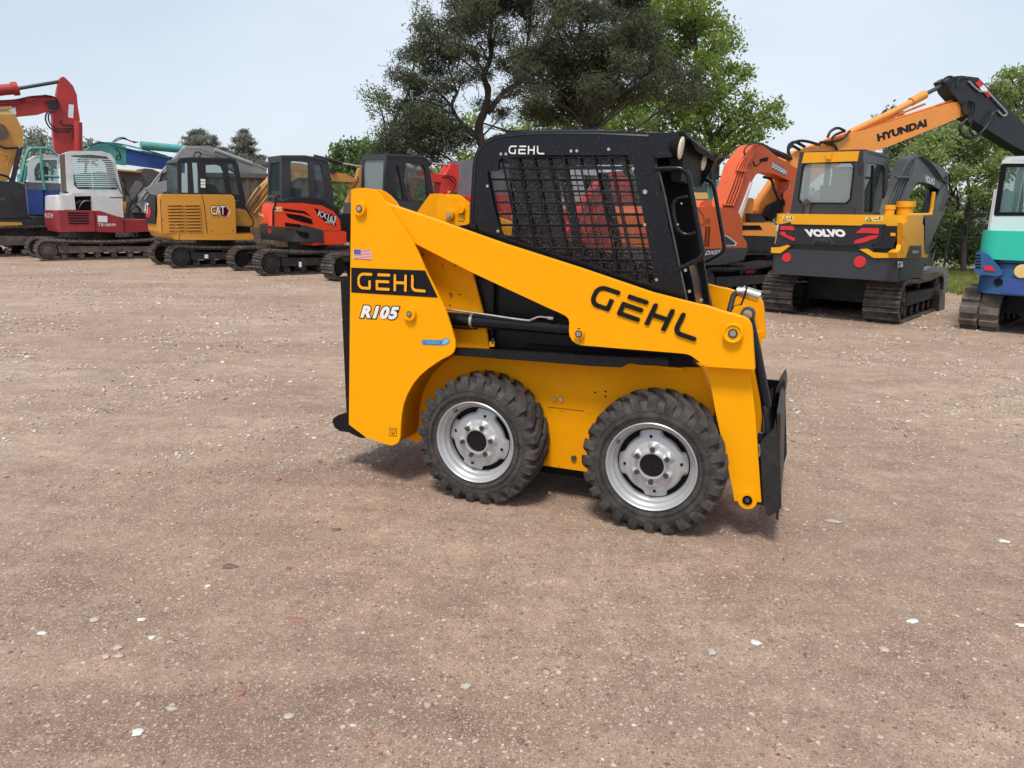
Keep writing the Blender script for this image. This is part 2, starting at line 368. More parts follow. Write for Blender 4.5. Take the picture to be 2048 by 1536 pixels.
    def mapper(s, O, A, B, y=None, x=None):
        """affine map of the unit square onto the side plane y or the rear plane x from three pixels: origin, +u, +v"""
        q = (lambda p: Vector((s.P(p[0], p[1], y)[0], y, s.P(p[0], p[1], y)[1]))) if y is not None else (lambda p: Vector((x, *s.Q(p[0], p[1], x))))
        o, a, b = q(O), q(A), q(B)
        return lambda u, v: o+(a-o)*u+(b-o)*v
    def text(s, name, t, O, A, B, m, par=None, y=None, x=None, off=0, shear=0, space=1, grow=0):
        mp = s.mapper(O, A, B, y, x); v, f = text_mesh(t, off, shear, space)
        v0, _ = text_mesh(t, 0, shear, space)
        x0 = min(p[0] for p in v0); x1 = max(p[0] for p in v0); y0 = min(p[1] for p in v0); y1 = max(p[1] for p in v0)
        bm = bmesh.new(); vs = [bm.verts.new(mp((p[0]-x0)/(x1-x0), (p[1]-y0)/(y1-y0))) for p in v]
        for q in f:
            try: bm.faces.new([vs[i] for i in q])
            except ValueError: pass
        return finish(name, bm, m, par or s.root, 0)
    def patch(s, name, polys, O, A, B, m, par=None, y=None, x=None):
        """flat decal polygons given in unit-square coordinates"""
        mp = s.mapper(O, A, B, y, x); bm = bmesh.new()
        for pl in polys: bm.faces.new([bm.verts.new(mp(u, v)) for u, v in pl])
        return finish(name, bm, m, par or s.root, 0)
    def decal(s, name, pts, m, par=None, y=None, x=None):
        bm = bmesh.new()
        if y is not None: bm.faces.new([bm.verts.new((s.P(a, b, y)[0], y, s.P(a, b, y)[1])) for a, b in pts])
        else: bm.faces.new([bm.verts.new((x, *s.Q(a, b, x))) for a, b in pts])
        return finish(name, bm, m, par or s.root, 0)

def rect(x0, y0, x1, y1): return [(x0, y0), (x1, y0), (x1, y1), (x0, y1)]

# rounded block-letter logo drawn with thick strokes; letters one unit high
def stroke_polys(path, w, cap0, cap1):
    """flat quads + round fans for a thick polyline"""
    out = []
    for a, b in zip(path, path[1:]):
        a = Vector(a); b = Vector(b); d = (b-a).normalized(); n = Vector((-d.y, d.x))*w/2
        out.append([tuple(a+n), tuple(a-n), tuple(b-n), tuple(b+n)])
    def disc(c): return [(c[0]+w/2*math.cos(k*math.pi/8), c[1]+w/2*math.sin(k*math.pi/8)) for k in range(16)]
    for p in path[1:-1]: out.append(disc(p))
    if cap0: out.append(disc(path[0]))
    if cap1: out.append(disc(path[-1]))
    return out
def arc(cx, cy, r, a0, a1, n=6): return [(cx+r*math.cos(R(a0+(a1-a0)*k/n)), cy+r*math.sin(R(a0+(a1-a0)*k/n))) for k in range(n+1)]
def logo_polys(w=.19):
    h = w/2; L = []
    L += stroke_polys([(.98, 1-h), (.42, 1-h)]+arc(.42, .58, .42-h, 90, 180)[1:]+arc(.42, .42, .42-h, 180, 270)+[(.86, h), (.86, .56)], w, True, False)
    L += stroke_polys([(1.42, 1-h), (2.22, 1-h)], w, False, True)
    L += stroke_polys([(1.30, .52), (2.16, .52)], w, False, True)
    L += stroke_polys([(1.39, .52), (1.39, h), (2.2, h)], w, False, True)
    L += stroke_polys([(2.62, 0), (2.62, 1-h)], w, False, True)
    L += stroke_polys([(3.34, 0), (3.34, 1-h)], w, False, True)
    L += stroke_polys([(2.62, .5), (3.34, .5)], w, False, False)
    L += stroke_polys([(3.80, 1-h), (3.80, .36)]+arc(4.06, .36, .26, 180, 270, 5)[1:]+[(4.62, h)], w, True, True)
    return [[(u/4.72, v) for u, v in p] for p in L]
def logo(mc, O, A, B, m, y, w=.19, par=None):
    """strokes stacked a hair apart so that no two faces share a plane"""
    mp = mc.mapper(O, A, B, y=y); bm = bmesh.new()
    for i, p in enumerate(logo_polys(w)):
        vs = [bm.verts.new(mp(u, v)+Vector((0, -.00012*i, 0))) for u, v in p]; bm.faces.new(vs)
    return finish('brand_lettering', bm, m, par or mc.root, 0)

def star(cx, cy, r, n=8): return [(cx+r*math.cos(k*2*math.pi/n), cy+r*math.sin(k*2*math.pi/n)) for k in range(n)]
# ------------------------------------------------------------------ the skid steer loader
L = Mach('skid_steer_loader', 'yellow skid steer loader with black mesh sided cab and silver wheels in mid yard', 'skid steer loader', 0, 0, -21.54, xy=(-.1793, 3.4254))
CY = .485                                             # centre plane of the machine
mir = lambda a, b: (2*CY-b, 2*CY-a)
plate = ZA([(162, 72), (200, 63), (260, 60), (320, 68), (352, 84), (380, 110), (440, 190), (530, 320), (620, 450), (678, 560), (730, 680), (810, 840), (880, 980), (930, 1130), (960, 1230), (964, 1275), (950, 1322), (920, 1346)]) \
    + ZD([(850, 230), (760, 290), (690, 350), (640, 410), (590, 500), (565, 570), (550, 650), (543, 740), (540, 820), (528, 858), (500, 880), (470, 887), (430, 878), (270, 820), (145, 725)])
inner = ZC([(470, 510), (530, 503), (600, 505), (660, 530), (720, 575), (770, 630), (800, 680)])+[(880, 450), (935, 520), (944, 545), (950, 566), (965, 623), (978, 693), (978, 700), (760, 700), (705, 600), (705, 420)]
arch = ZD([(920, 190), (850, 230), (760, 290), (690, 350), (640, 410), (590, 500), (565, 570), (550, 650), (543, 740), (540, 820), (520, 865), (480, 885), (270, 820)])
def tower(near):
    a, b = (0, .012) if near else mir(0, .012)
    p = L.side('rear_upright', plate, a, b, M['yellow'], tr=0, bev=.002)
    a, b = (.135, .15) if near else mir(.135, .15)
    q = L.side('upright_inner_plate', inner, a, b, M['yellow_in'], tr=.135, bev=.004, par=p)
    # curved mudguard flange between the plate and the hull
    a, b = (.012, .19) if near else mir(.012, .19)
    pts = [L.P(x, y, 0) for x, y in arch]; bm = bmesh.new()
    vs = [(bm.verts.new((u, a, v)), bm.verts.new((u, b, v))) for u, v in pts]
    for (p0, p1), (p2, p3) in zip(vs, vs[1:]): bm.faces.new((p0, p2, p3, p1))
    r = bmesh.ops.solidify(bm, geom=bm.faces[:], thickness=.006)
    finish('mudguard', bm, M['yellow_in'], p)
    # back wall and top closing strip
    u0, v0 = L.P(702, 379, 0); u1, v1 = L.P(699, 849, 0)
    a, b = (.012, .135) if near else mir(.012, .135)
    bm = bmesh.new(); add_prism(bm, [(u0, v0-.1), (u0+.012, v0-.1), (u1+.012, v1+.03), (u1, v1+.03)], a, b, lambda u, v, t: (u, t, v)); finish('back_wall', bm, M['yellow_in'], p)
    return p
TW = tower(True); TF = tower(False)
# far upright carries its own pin, seen beyond the near arm
fi = ZC([(1195, 640), (1198, 606), (1250, 592), (1340, 591), (1440, 603), (1500, 620), (1530, 650), (1530, 900), (1195, 830)])
L.side('pin_bracket', fi, .79, .802, M['yellow'], par=TF, bev=.002)
L.cyl('bearing_boss', 897, 429, .765, .79, .030, M['yellow'], par=TF, bev=.006)
L.cyl('pivot_pin', 897, 429, .757, .765, .016, M['steel'], par=TF)
L.cyl('grease_boss', 921, 419, .768, .79, .021, M['yellow'], par=TF, bev=.008)
u, v = L.P(921, 435, .788)
L.decal('hook_sticker', ZC([(1412, 762), (1476, 762), (1476, 832), (1412, 832)]), M['decblack'], par=TF, y=.7885)
L.decal('hook_sticker', ZC([(1416, 767), (1472, 767), (1472, 827), (1416, 827)]), M['decyellow'], par=TF, y=.787)

# hull
ch = [L.P(x, y, .2) for x, y in ((1092, 932), (1172, 943))]
zb = (ch[0][1]+ch[1][1])/2
xf = L.P(1404, 733, .2)
hull = [(-.50, .22), (-.36, zb), (.98, zb), (1.04, .30), (L.P(1425, 812, .2)[0], L.P(1425, 812, .2)[1]), (xf[0], xf[1]-.005), (.90, .745), (-.35, .745), (-.50, .66)]
bm = bmesh.new(); add_prism(bm, hull, .20, 2*CY-.20, lambda u, v, t: (u, t, v)); bevel(bm, .006)
HU = finish('hull', bm, M['yellow_in'], L.root)
L.box('belly_pan', (-.3, .9, .26, .70, zb-.06, zb+.01), M['inner'], HU)
L.box('hull_lip', (-.36, .96, .185, .2, .735, .747), M['yellow'], HU, .002)
L.box('front_cross_wall', (1.0, 1.035, .21, 2*CY-.21, .3, .72), M['inner'], HU)
for (a, b, r) in ((1108, 798, .010), (1121.5, 799.5, .010)):
    L.cyl('bolt', a, b, .188, .2, r, M['steel'], HU, 12, .003)
for (a, b) in ((1190, 785), (1211, 783), (1211, 793)):
    L.cyl('bolt_hole', a, b, .1985, .2, .005, M['inner'], HU, 10)
for (a, b) in ((1121, 820), (1178, 826), (1118, 930)):
    L.cyl('bolt', a, b, .196, .2, .006, M['yellow_in'], HU, 8)
L.cyl('drain_plug', 1147, 917, .19, .2, .014, M['dsteel'], HU, 20, .002)
L.tube('panel_seam', [(1095, 814), (1168, 822)], .1995, .0012, M['inner'], HU)
L.cyl('bolt', 1359, 724, .19, .2, .010, M['dsteel'], HU, 6)

# black engine bay side behind the lift cylinder
L.side('side_cover', [(930, 520), (960, 540), (1160, 640), (1360, 700), (1400, 735), (1330, 735), (985, 700), (975, 690), (940, 560)], .205, .23, M['blackm'], bev=.004)
L.tube('cover_rib', [(988, 600), (988, 640)], .203, .006, M['inner'])
eb = L.box('engine_hood', (-.66, .02, .17, 2*CY-.17, .745, 1.10), M['blackm'], bev=.03)
# tail door and bumper
L.side('tail_door', [(681, 562), (702, 551), (712, 551), (712, 828), (693, 824)], .05, 2*CY-.05, M['black'], bev=.006)
L.side('rear_bumper', ZD([(18, 705), (24, 680), (60, 655), (150, 625), (190, 700), (270, 790), (262, 832), (225, 826), (140, 785), (80, 778), (36, 750)]), .10, 2*CY-.10, M['black'], bev=.012, seg=3)
# step
ST = L.side('step', ZE([(-745, 612), (0, 655), (620, 690), (930, 706), (930, 758), (700, 748), (630, 735), (560, 768), (300, 756), (0, 730), (-760, 672)]), .06, .075, M['blackm'], bev=.002)
u0, v0 = L.P(905, 698, .06); u1, v1 = L.P(1330, 720, .06)
bm = bmesh.new(); add_prism(bm, [(u0+.01, v0-.012), (u1, v1-.012), (u1, v1-.002), (u0+.01, v0-.002)], .075, .2, lambda u, v, t: (u, t, v)); 
finish('step_tread', bm, M['blackm'], ST)
L.decal('step_plate', ZE([(700, 706), (930, 712), (930, 756), (770, 748)]), M['black'], ST, y=.058)

# lift arms
arm = ZC([(500, 560), (560, 590), (620, 630), (680, 655)])+[(856, 436), (1000, 487)]+ZE([(220, -12), (800, 186), (1165, 278), (1222, 287), (1350, 330), (1470, 362), (1525, 378), (1560, 400), (1582, 440), (1592, 490), (1600, 620), (1612, 785), (1240, 762), (1205, 748), (1170, 718), (1120, 680), (1090, 666), (1060, 659), (980, 652), (600, 622), (240, 592), (205, 580), (175, 555), (155, 520), (149, 480), (152, 410), (146, 385), (125, 362), (60, 330), (0, 305)])+[(944, 545), (824, 484), (765, 460), (715, 440), (706, 415), (716, 392), (735, 385)]
leg = [(1405, 715), (1506, 715)]+ZF([(1462, 180), (1500, 500), (1546, 1168), (1500, 1168), (1340, 1160), (1322, 1050), (1200, 500), (1140, 170)])
def lift_arm(near):
    y0, y1 = (.022, .085) if near else mir(.022, .085)
    A = L.side('lift_arm', arm, y0, y1, M['yellow'], tr=.022, bev=.007, seg=3)
    y0, y1 = (.085, .115) if near else mir(.085, .115)
    L.side('arm_leg', leg, y0, y1, M['yellow'], tr=.085, par=A, bev=.003)
    y0, y1 = (.03, .12) if near else mir(.03, .12)
    a = .070 if near else mir(.06, .11)[0]
    B = L.cyl('hinge_boss', 1494.5, 1001, .07, .12, .040, M['yellow'], par=A, bev=.01)
    L.cyl('hinge_pin', 1494.5, 1001, .064, .07, .021, M['inner'], par=B)
    L.cyl('hinge_pin', 1494.5, 1001, .060, .064, .010, M['dsteel'], par=B)
    if not near:
        for o in (B, *B.children): 
            for v in o.data.vertices: v.co.y += 2*CY-.19
    return A
AN = lift_arm(True); AF = lift_arm(False)
def pin(px, py, y, r, rp, par, ring=True, m='yellow', dp=.02):
    b = L.cyl('bearing_boss', px, py, y-dp, y, r, M[m], par=par, bev=.005)
    L.cyl('pivot_pin', px, py, y-dp-.004, y-dp+.002, rp*1.5, M['dsteel'], par=b)
    L.cyl('pivot_pin', px, py, y-dp-.009, y-dp-.002, rp, M['steel'], par=b, bev=.002)
pin(717.5, 417, 0, .033, .011, TW); pin(817.6, 628, 0, .033, .009, TW)
pin(1157, 668, .022, .024, .011, AN); pin(1465.7, 667, .022, .041, .013, AN)
u, v = L.P(1465.7, 667, 0.0); bm = bmesh.new()
add_lathe(bm, [(.020, -.0185), (.030, -.021), (.036, -.026), (.041, -.024)], (u, .022, v)); finish('boss_rim', bm, M['yellow'], AN)
L.decal('keeper_mark', ZE([(215, 456), (243, 456), (243, 463), (215, 463)]), M['decblack'], AN, y=.001)
L.cyl('grease_nipple', 1157, 683, .01, .022, .005, M['steel'], AN, 8)
# bolts and holes on the inner upright
for a, b in ((845, 510), (901, 588)): L.cyl('bolt', a, b, .125, .135, .008, M['steel'], TW, 12, .002)
for a, b in ((885, 531), (909, 531), (919, 589), (900, 610)): L.cyl('bolt_hole', a, b, .1335, .135, .004, M['inner'], TW, 8)
# lift cylinder
LC = L.tube('lift_cylinder', [(865, 634), (894, 637), (1134, 656), (1150, 657)], .10, .034, M['black'], seg=20)
L.tube('cylinder_collar', [(1118, 654.5), (1126, 655)], .10, .037, M['black'], LC, seg=20)
L.tube('cylinder_collar', [(943, 641), (948, 641.5)], .10, .037, M['steel'], LC, seg=20)
L.tube('hydraulic_pipe', [(870, 615), (890.5, 618), (949, 625.6), (1047, 640), (1064, 638.6), (1079, 633.4), (1100, 636)], .062, .005, M['steel'], LC, sm=3)
L.tube('pipe_fitting', [(1096, 636), (1107, 637)], .062, .009, M['steel'], LC, seg=6)
L.tube('hydraulic_pipe', [(905, 655), (930, 657), (955, 657)], .12, .005, M['hose'], LC)
L.side('latch_bracket', ZD([(1225, 88), (1262, 88), (1262, 128), (1225, 128)]), .12, .125, M['yellow'], TW, bev=.002)
L.tube('latch_stud', [(986, 687), (986, 676)], .125, .008, M['dsteel'], TW)

# tilt cylinder between arm and coupler, hoses and quick coupler
TC = L.tube3('tilt_cylinder', [(1497, 632, .17), (1512, 700, .17), (1531, 800, .17), (1536, 850, .17)], .022, M['black'], seg=16)
L.tube3('tilt_cylinder_rod', [(1531, 815, .15), (1543, 905, .15)], .016, M['worn'], TC, seg=12)
L.cyl('cylinder_eye', 1495, 629, .145, .20, .030, M['dsteel'], par=TC, bev=.004)
L.cyl('pivot_pin', 1495, 629, .135, .145, .019, M['steel'], par=TC)
L.side('cylinder_mount', ZE([(1430, 330), (1455, 285), (1530, 278), (1600, 310), (1640, 380), (1660, 480), (1500, 420)]), .205, .215, M['yellow'], par=TC, bev=.003)
QC = L.tube3('quick_coupler', [(1474, 583, .60), (1490, 584, .60), (1500, 586, .60)], .024, M['steel'], seg=12)
L.tube3('coupler_sleeve', [(1484, 583, .57), (1519, 594, .57)], .030, M['steel'], QC, seg=16)
L.tube3('hydraulic_hose', [(1476, 585, .6), (1468, 590, .58), (1464, 602, .55), (1458, 625, .5)], .014, M['hose'], QC, sm=4)
L.tube3('support_rod', [(1494, 572, .5), (1490, 590, .5), (1482, 610, .5), (1470, 612, .5), (1458, 632, .5)], .005, M['hose'], QC)
L.box('cross_tube', (1.15, 1.22, .11, 2*CY-.11, .86, .93), M['yellow_in'], AF, .02)

# coupler plate at the front
cpl_o = [(1.385, .10), (1.452, .12), (1.475, .70), (1.50, .775), (1.485, .78), (1.455, .70), (1.43, .14), (1.385, .12)]
pb = L.P(1560, 1012, .1); pt = L.P(1556, 825, .1)
dx = pt[0]-pb[0]
face = [(pb[0]-.012, .13), (pb[0], .125), (pt[0]+.012, pt[1]), (pt[0]-.004, pt[1]+.004)]
bm = bmesh.new(); add_prism(bm, face, .08, 2*CY-.06, lambda u, v, t: (u, t, v)); bevel(bm, .003)
CPL = finish('attachment_plate', bm, M['worn'], L.root)
L.side('side_cheek', ZF([(1538, 720), (1555, 690), (1640, 610), (1655, 520), (1665, 640), (1690, 700), (1700, 1215), (1610, 1278), (1585, 1262), (1560, 1150), (1545, 900)]), .075, .10, M['worn'], par=CPL, bev=.003)
L.side('side_cheek', ZF([(1555, 760), (1620, 600), (1640, 320), (1660, 310), (1720, 222), (1728, 240), (1742, 800), (1722, 872), (1700, 700), (1640, 820)]), .88, .90, M['worn'], par=CPL, bev=.003)
L.side('lock_lever', ZF([(1560, 440), (1578, 432), (1580, 520), (1570, 700), (1556, 700)]), .14, .15, M['dsteel'], par=CPL)
L.side('lock_lever', ZF([(1590, 420), (1610, 310), (1635, 298), (1640, 320), (1612, 480)]), .74, .75, M['worn'], par=CPL)
L.side('top_lip', ZF([(1655, 330), (1720, 222), (1728, 240), (1735, 310), (1690, 330)]), .62, .90, M['worn'], par=CPL, bev=.002)
L.tube3('lock_spring', [(1518, 888, .1), (1521, 900, .1), (1519, 912, .1)], .008, M['steel'], CPL)
L.box('lower_cross_bar', (1.33, 1.40, .12, 2*CY-.12, .17, .25), M['worn'], CPL, .01)
L.box('upright_bar', (1.31, 1.40, .125, .145, .17, .50), M['black'], CPL, .004)
L.box('upright_bar', (1.30, 1.40, 2*CY-.16, 2*CY-.14, .17, .60), M['black'], CPL, .004)

# wheels
def wheel(cx, rot, label=None):
    # tyre
    bm = bmesh.new(); c = (cx, .10, .318)
    prof = [(.196, -.085), (.205, -.098), (.222, -.104), (.245, -.108), (.270, -.107), (.288, -.101), (.302, -.088), (.309, -.05), (.310, 0), (.309, .05), (.302, .085), (.288, .100), (.245, .108), (.205, .098), (.196, .085)]
    add_lathe(bm, prof, c, 96)
    for rr in (.232, .238, .262): add_lathe(bm, [(rr-.0015, -.1060), (rr, -.1105), (rr+.0015, -.1060)], c, 96)
    N = 24
    for sgn in (-1, 1):
        for k in range(N):
            a0 = 2*math.pi*(k+(.5 if sgn > 0 else 0))/N+rot
            # bar lug: cross sections from the side wall over the shoulder to the middle; (lateral, radius_low, radius_high, angle shift, half angle)
            secs = [(.1085, .266, .276, .0, .050), (.1095, .276, .300, .0, .058), (.103, .286, .318, .0, .064), (.088, .290, .328, .01, .066), (.045, .296, .331, .10, .064), (.006, .296, .331, .18, .055)]
            rows = []
            for lat, r0, r1, da, ha in secs:
                row = []
                for (rr, hh) in ((r0, ha*1.25), (r1, ha)):
                    for q in (-1, 1):
                        an = a0+sgn*da*-1+q*hh
                        row.append(bm.verts.new((c[0]+rr*math.cos(an), c[1]+sgn*lat, c[2]+rr*math.sin(an))))
                rows.append(row)
            for A, B in zip(rows, rows[1:]):
                bm.faces.new((A[2], A[3], B[3], B[2])); bm.faces.new((A[0], A[2], B[2], B[0])); bm.faces.new((A[1], B[1], B[3], A[3]))
            A = rows[0]; bm.faces.new((A[0], A[1], A[3], A[2])); A = rows[-1]; bm.faces.new((A[0], A[2], A[3], A[1]))
    W = finish('wheel', bm, M['rubber'], L.root, 35)
    # rim
    bm = bmesh.new()
    add_lathe(bm, [(.198, -.088), (.2075, -.100), (.2085, -.106), (.205, -.109), (.200, -.106), (.196, -.096), (.192, -.088), (.184, -.082), (.180, -.076), (.179, -.062), (.174, -.056), (.168, -.050), (.166, -.040), (.165, .0)], c, 96)
    Rm = finish('rim', bm, M['rim'], W)
    # disc with four lobes, pressed centre, square slots
    bm = bmesh.new(); K = 96
    def ro(a):
        t = math.cos(4*(a-rot-.09)); return .160 if t > .25 else (.141 if t < -.05 else .141+.019*(t+.05)/.3)
    prof = [(None, -.034), (None, -.040), (.137, -.050), (.126, -.056), (.112, -.056), (.105, -.058), (.099, -.072), (.092, -.077), (.080, -.076), (.068, -.076), (.062, -.084), (.056, -.082), (.056, -.05)]
    rings = []
    for r, y in prof:
        ring = []
        for k in range(K):
            a = 2*math.pi*k/K; q = ro(a) if r is None else r
            yy = y
            if r in (.099, .092, .080): yy += .010-.014*max(0, math.cos(6*(a-rot-.5)))
            ring.append(bm.verts.new((c[0]+q*math.cos(a), c[1]+yy, c[2]+q*math.sin(a))))
        rings.append(ring)
    for A, B in zip(rings, rings[1:]):
        for k in range(K):
            j = (k+1) % K; bm.faces.new((A[k], A[j], B[j], B[k]))
    finish('wheel_disc', bm, M['rim'], Rm, 60)
    bm = bmesh.new(); add_cyl(bm, (c[0], c[1]-.020, c[2]), (0, 1, 0), .1655, .01, 48); finish('dark_backing', bm, M['inner'], Rm)  # black disc stands in for the shade behind the wheel gaps
    bm = bmesh.new(); add_cyl(bm, (c[0], c[1]-.068, c[2]), (0, 1, 0), .0555, .02, 32); bevel(bm, .004, 2, 50); finish('hub_cap', bm, M['black'], Rm)
    for k in range(6):
        a = rot+.5+k*math.pi/3; x = c[0]+.078*math.cos(a); z = c[2]+.078*math.sin(a)
        bm = bmesh.new(); add_cyl(bm, (x, c[1]-.077, z), (0, -1, 0), .0125, .012, 6); add_cyl(bm, (x, c[1]-.086, z), (0, -1, 0), .0055, .012, 10); finish('wheel_nut', bm, M['dsteel'], W, 30)
    for k in range(4):
        a = rot+.09+k*math.pi/2; x = c[0]+.130*math.cos(a); z = c[2]+.130*math.sin(a)
        bm = bmesh.new(); add_box(bm, x-.006, x+.006, c[1]-.0575, c[1]-.045, z-.006, z+.006); finish('slot', bm, M['inner'], W, 30)
    a = rot+2.55; x = c[0]+.183*math.cos(a); z = c[2]+.183*math.sin(a)
    bm = bmesh.new(); add_cyl(bm, (x, c[1]-.07, z), (0, -1, 0), .0045, .028, 10); add_cyl(bm, (x, c[1]-.098, z), (0, -1, 0), .007, .008, 10); finish('valve', bm, M['dsteel'], W)
    return W
wf = wheel(.873, .03); wr = wheel(0, -.35)
for o in (wf, wr):                                       # the wheels on the far side, turned to face outwards
    n = o.copy(); col.objects.link(n); n.matrix_parent_inverse = Matrix.Identity(4)
    cx = .873 if o is wf else 0
    n.location = (2*cx, 2*CY, 0); n.rotation_euler = (0, 0, math.pi)
    for c1 in o.children:
        m1 = c1.copy(); col.objects.link(m1); m1.parent = n
        for c2 in c1.children: m2 = c2.copy(); col.objects.link(m2); m2.parent = m1

# ---- cab
yc = .15
cabpts = [(938, 460), (941, 400), (945, 332)]+ZB([(105, 285), (122, 235), (150, 190), (195, 150), (250, 122), (330, 105), (430, 92), (560, 84), (700, 80), (1040, 80), (1250, 84), (1420, 92), (1440, 160), (1470, 285), (1530, 560), (1590, 840), (1660, 1140), (1715, 1372)])+[(1380, 640), (1300, 625), (1100, 560), (960, 500)]
hole = ZB([(205, 390), (290, 385), (300, 292), (620, 268), (1270, 262), (1300, 300), (1385, 700), (1460, 1100), (1478, 1245), (1330, 1225), (1000, 1090), (600, 975), (380, 900), (330, 885), (290, 780), (250, 620)])
CAB = L.side('cab', cabpts, yc, yc+.018, M['black'], holes=[hole], bev=.003, rr=.012)
L.side('side_panel', cabpts, 2*CY-yc-.018, 2*CY-yc, M['black'], tr=yc, holes=[hole], bev=.003, rr=.012, par=CAB)
# bent steel mesh in both side windows
gb = bmesh.new()
gx = lambda x, y: L.P(*ZB([(x, y)])[0], yc+.009)
for yo in (yc+.009, 2*CY-yc-.009):
    for k in range(12):                                 # leaning uprights
        xt = 196+k*117; a = (xt, 262); b = (xt+ .205*1010, 1272)
        pa, pb2 = gx(*a), gx(*b); add_tube(gb, [(pa[0], yo, pa[1]), (pb2[0], yo, pb2[1])], .0054 if yo < .4 else .004, 6)
    for k in range(12):                                 # cross bars
        y = 282+k*86.5; s = .205*(y-262)
        pa, pb2 = gx(196+s, y-4), gx(1500, y+k*.6)
        if k == 0: pa = gx(300, y)
        add_tube(gb, [(pa[0], yo+.004, pa[1]), (pb2[0], yo+.004, pb2[1])], .0054 if yo < .4 else .004, 6)
finish('window_grille', gb, M['black'], CAB, 60)
bm = bmesh.new(); pts = [L.P(x, y, yc) for x, y in hole]
bm.faces.new([bm.verts.new((u, yc+.028, v)) for u, v in pts]); finish('side_window', bm, M['cabglass'], CAB, 0)
bm = bmesh.new(); bm.faces.new([bm.verts.new((u, 2*CY-yc-.028, v)) for u, v in pts]); finish('side_window', bm, M['cabglass'], CAB, 0)
# roof and back skin following the outline
sk = [L.P(x, y, yc) for x, y in [(938, 480), (941, 400), (945, 332)]+ZB([(105, 285), (122, 235), (150, 190), (195, 150), (250, 120), (330, 102), (430, 90), (560, 80), (700, 76), (1040, 76), (1250, 84), (1430, 92), (1560, 94), (1660, 96)])]
bm = bmesh.new(); rows = []
for yy, ins in ((yc-.004, .018), (yc+.002, .004), (yc+.02, -.002), (yc+.10, -.005), (2*CY-yc-.10, -.005), (2*CY-yc-.02, -.002), (2*CY-yc-.002, .004), (2*CY-yc+.004, .018)):
    row = []
    for i, (u, v) in enumerate(sk):
        p = Vector((u, v)); a = Vector(sk[max(i-1, 0)]); b = Vector(sk[min(i+1, len(sk)-1)]); t = (b-a).normalized(); n = Vector((-t.y, t.x))
        q = p-n*ins; row.append(bm.verts.new((q.x, yy, q.y)))
    rows.append(row)
for A, B in zip(rows, rows[1:]):
    for i in range(len(A)-1):
        if A is rows[3] and i in (0, 1, 2): continue          # rear window opening
        bm.faces.new((A[i], A[i+1], B[i+1], B[i]))
gw = bmesh.new(); q_ = [rows[3][0].co, rows[3][3].co, rows[4][3].co, rows[4][0].co]; gw.faces.new([gw.verts.new(p.copy()) for p in q_]); finish('rear_window', gw, M['cabglass'], CAB, 0)
bmesh.ops.recalc_face_normals(bm, faces=bm.faces); bmesh.ops.solidify(bm, geom=bm.faces[:], thickness=.014)
finish('roof', bm, M['black'], CAB, 50)
L.box('roof_hatch', (.05, .50, yc+.08, 2*CY-yc-.08, 1.78, 1.806), M['black'], CAB, .006)
# visor: near end cheek, sloping hood, lamps
vis = ZB([(1425, 96), (1660, 94), (1672, 150), (1640, 250), (1600, 282), (1480, 286), (1462, 262)])
L.side('visor', vis, yc-.012, yc+.004, M['black'], par=CAB, rr=.006, bev=.003)
u0, v0 = L.P(1357, 264, yc); 
hood = [(u0-.03, v0+.002), (u0+.015, v0+.004), (u0+.085, v0-.055), (u0+.075, v0-.075), (u0+.05, v0-.03), (u0-.03, v0-.018)]
bm = bmesh.new(); add_prism(bm, hood, yc+.015, 2*CY-yc, lambda u, v, t: (u, t, v)); bevel(bm, .004); finish('visor', bm, M['inner'], CAB)
hb = [(u0-.05, v0-.015), (u0+.03, v0-.03), (u0+.02, v0-.20), (u0-.02, v0-.20)]
bm = bmesh.new(); add_prism(bm, hb, yc+.02, 2*CY-yc, lambda u, v, t: (u, t, v)); finish('header_panel', bm, M['inner'], CAB)
bm = bmesh.new(); add_prism(bm, [(u0+.0, v0), (u0+.085, v0-.055), (u0+.06, v0-.13), (u0+.02, v0-.20), (u0, v0-.2)], 2*CY-yc-.01, 2*CY-yc, lambda u, v, t: (u, t, v)); finish('visor', bm, M['black'], CAB)
for (a, b, y, r) in ((1362, 296, yc+.01, .047), (1407, 324, 2*CY-yc-.07, .042)):
    u, v = L.P(a, b, y); ax = Vector((1, -.12, -.12)).normalized()
    bm = bmesh.new(); add_tube(bm, [Vector((u, y, v))-ax*.05, Vector((u, y, v))-ax*.02, Vector((u, y, v))], [r*.55, r*.95, r*1.06], 28); lb = finish('work_lamp', bm, M['inner'], CAB)
    bm = bmesh.new(); add_tube(bm, [Vector((u, y, v))+ax*.001, Vector((u, y, v))+ax*.006, Vector((u, y, v))+ax*.009], [r, r*.9, r*.5], 28); finish('lamp_lens', bm, M['lens'], lb)
# front guard loops
for (y, lst) in ((yc, ZB([(1480, 372), (1600, 366), (1665, 368), (1705, 388), (1735, 430), (1760, 560), (1800, 770), (1838, 975), (1838, 1020), (1815, 1052), (1760, 1082), (1660, 1130)])), (2*CY-yc, ZB([(1740, 455), (1820, 452), (1870, 456), (1908, 478), (1930, 530), (1965, 720), (2002, 940), (2002, 985), (1975, 1018), (1860, 1078)]))):
    L.tube('guard_rail', lst, y, .0105, M['black'], CAB, sm=4)
L.tube('grab_handle', ZB([(1725, 580), (1660, 592), (1625, 620), (1615, 680), (1635, 790), (1670, 850), (1720, 868), (1782, 855)]), yc+.02, .008, M['black'], CAB, sm=4)
L.tube('glass_edge', ZB([(1512, 392), (1560, 600), (1655, 1060), (1720, 1370)]), yc+.004, .005, M['dsteel'], CAB)
L.tube('post_edge', ZB([(1845, 1090), (1880, 1260), (1912, 1412)]), 2*CY-yc, .004, M['dsteel'], CAB)
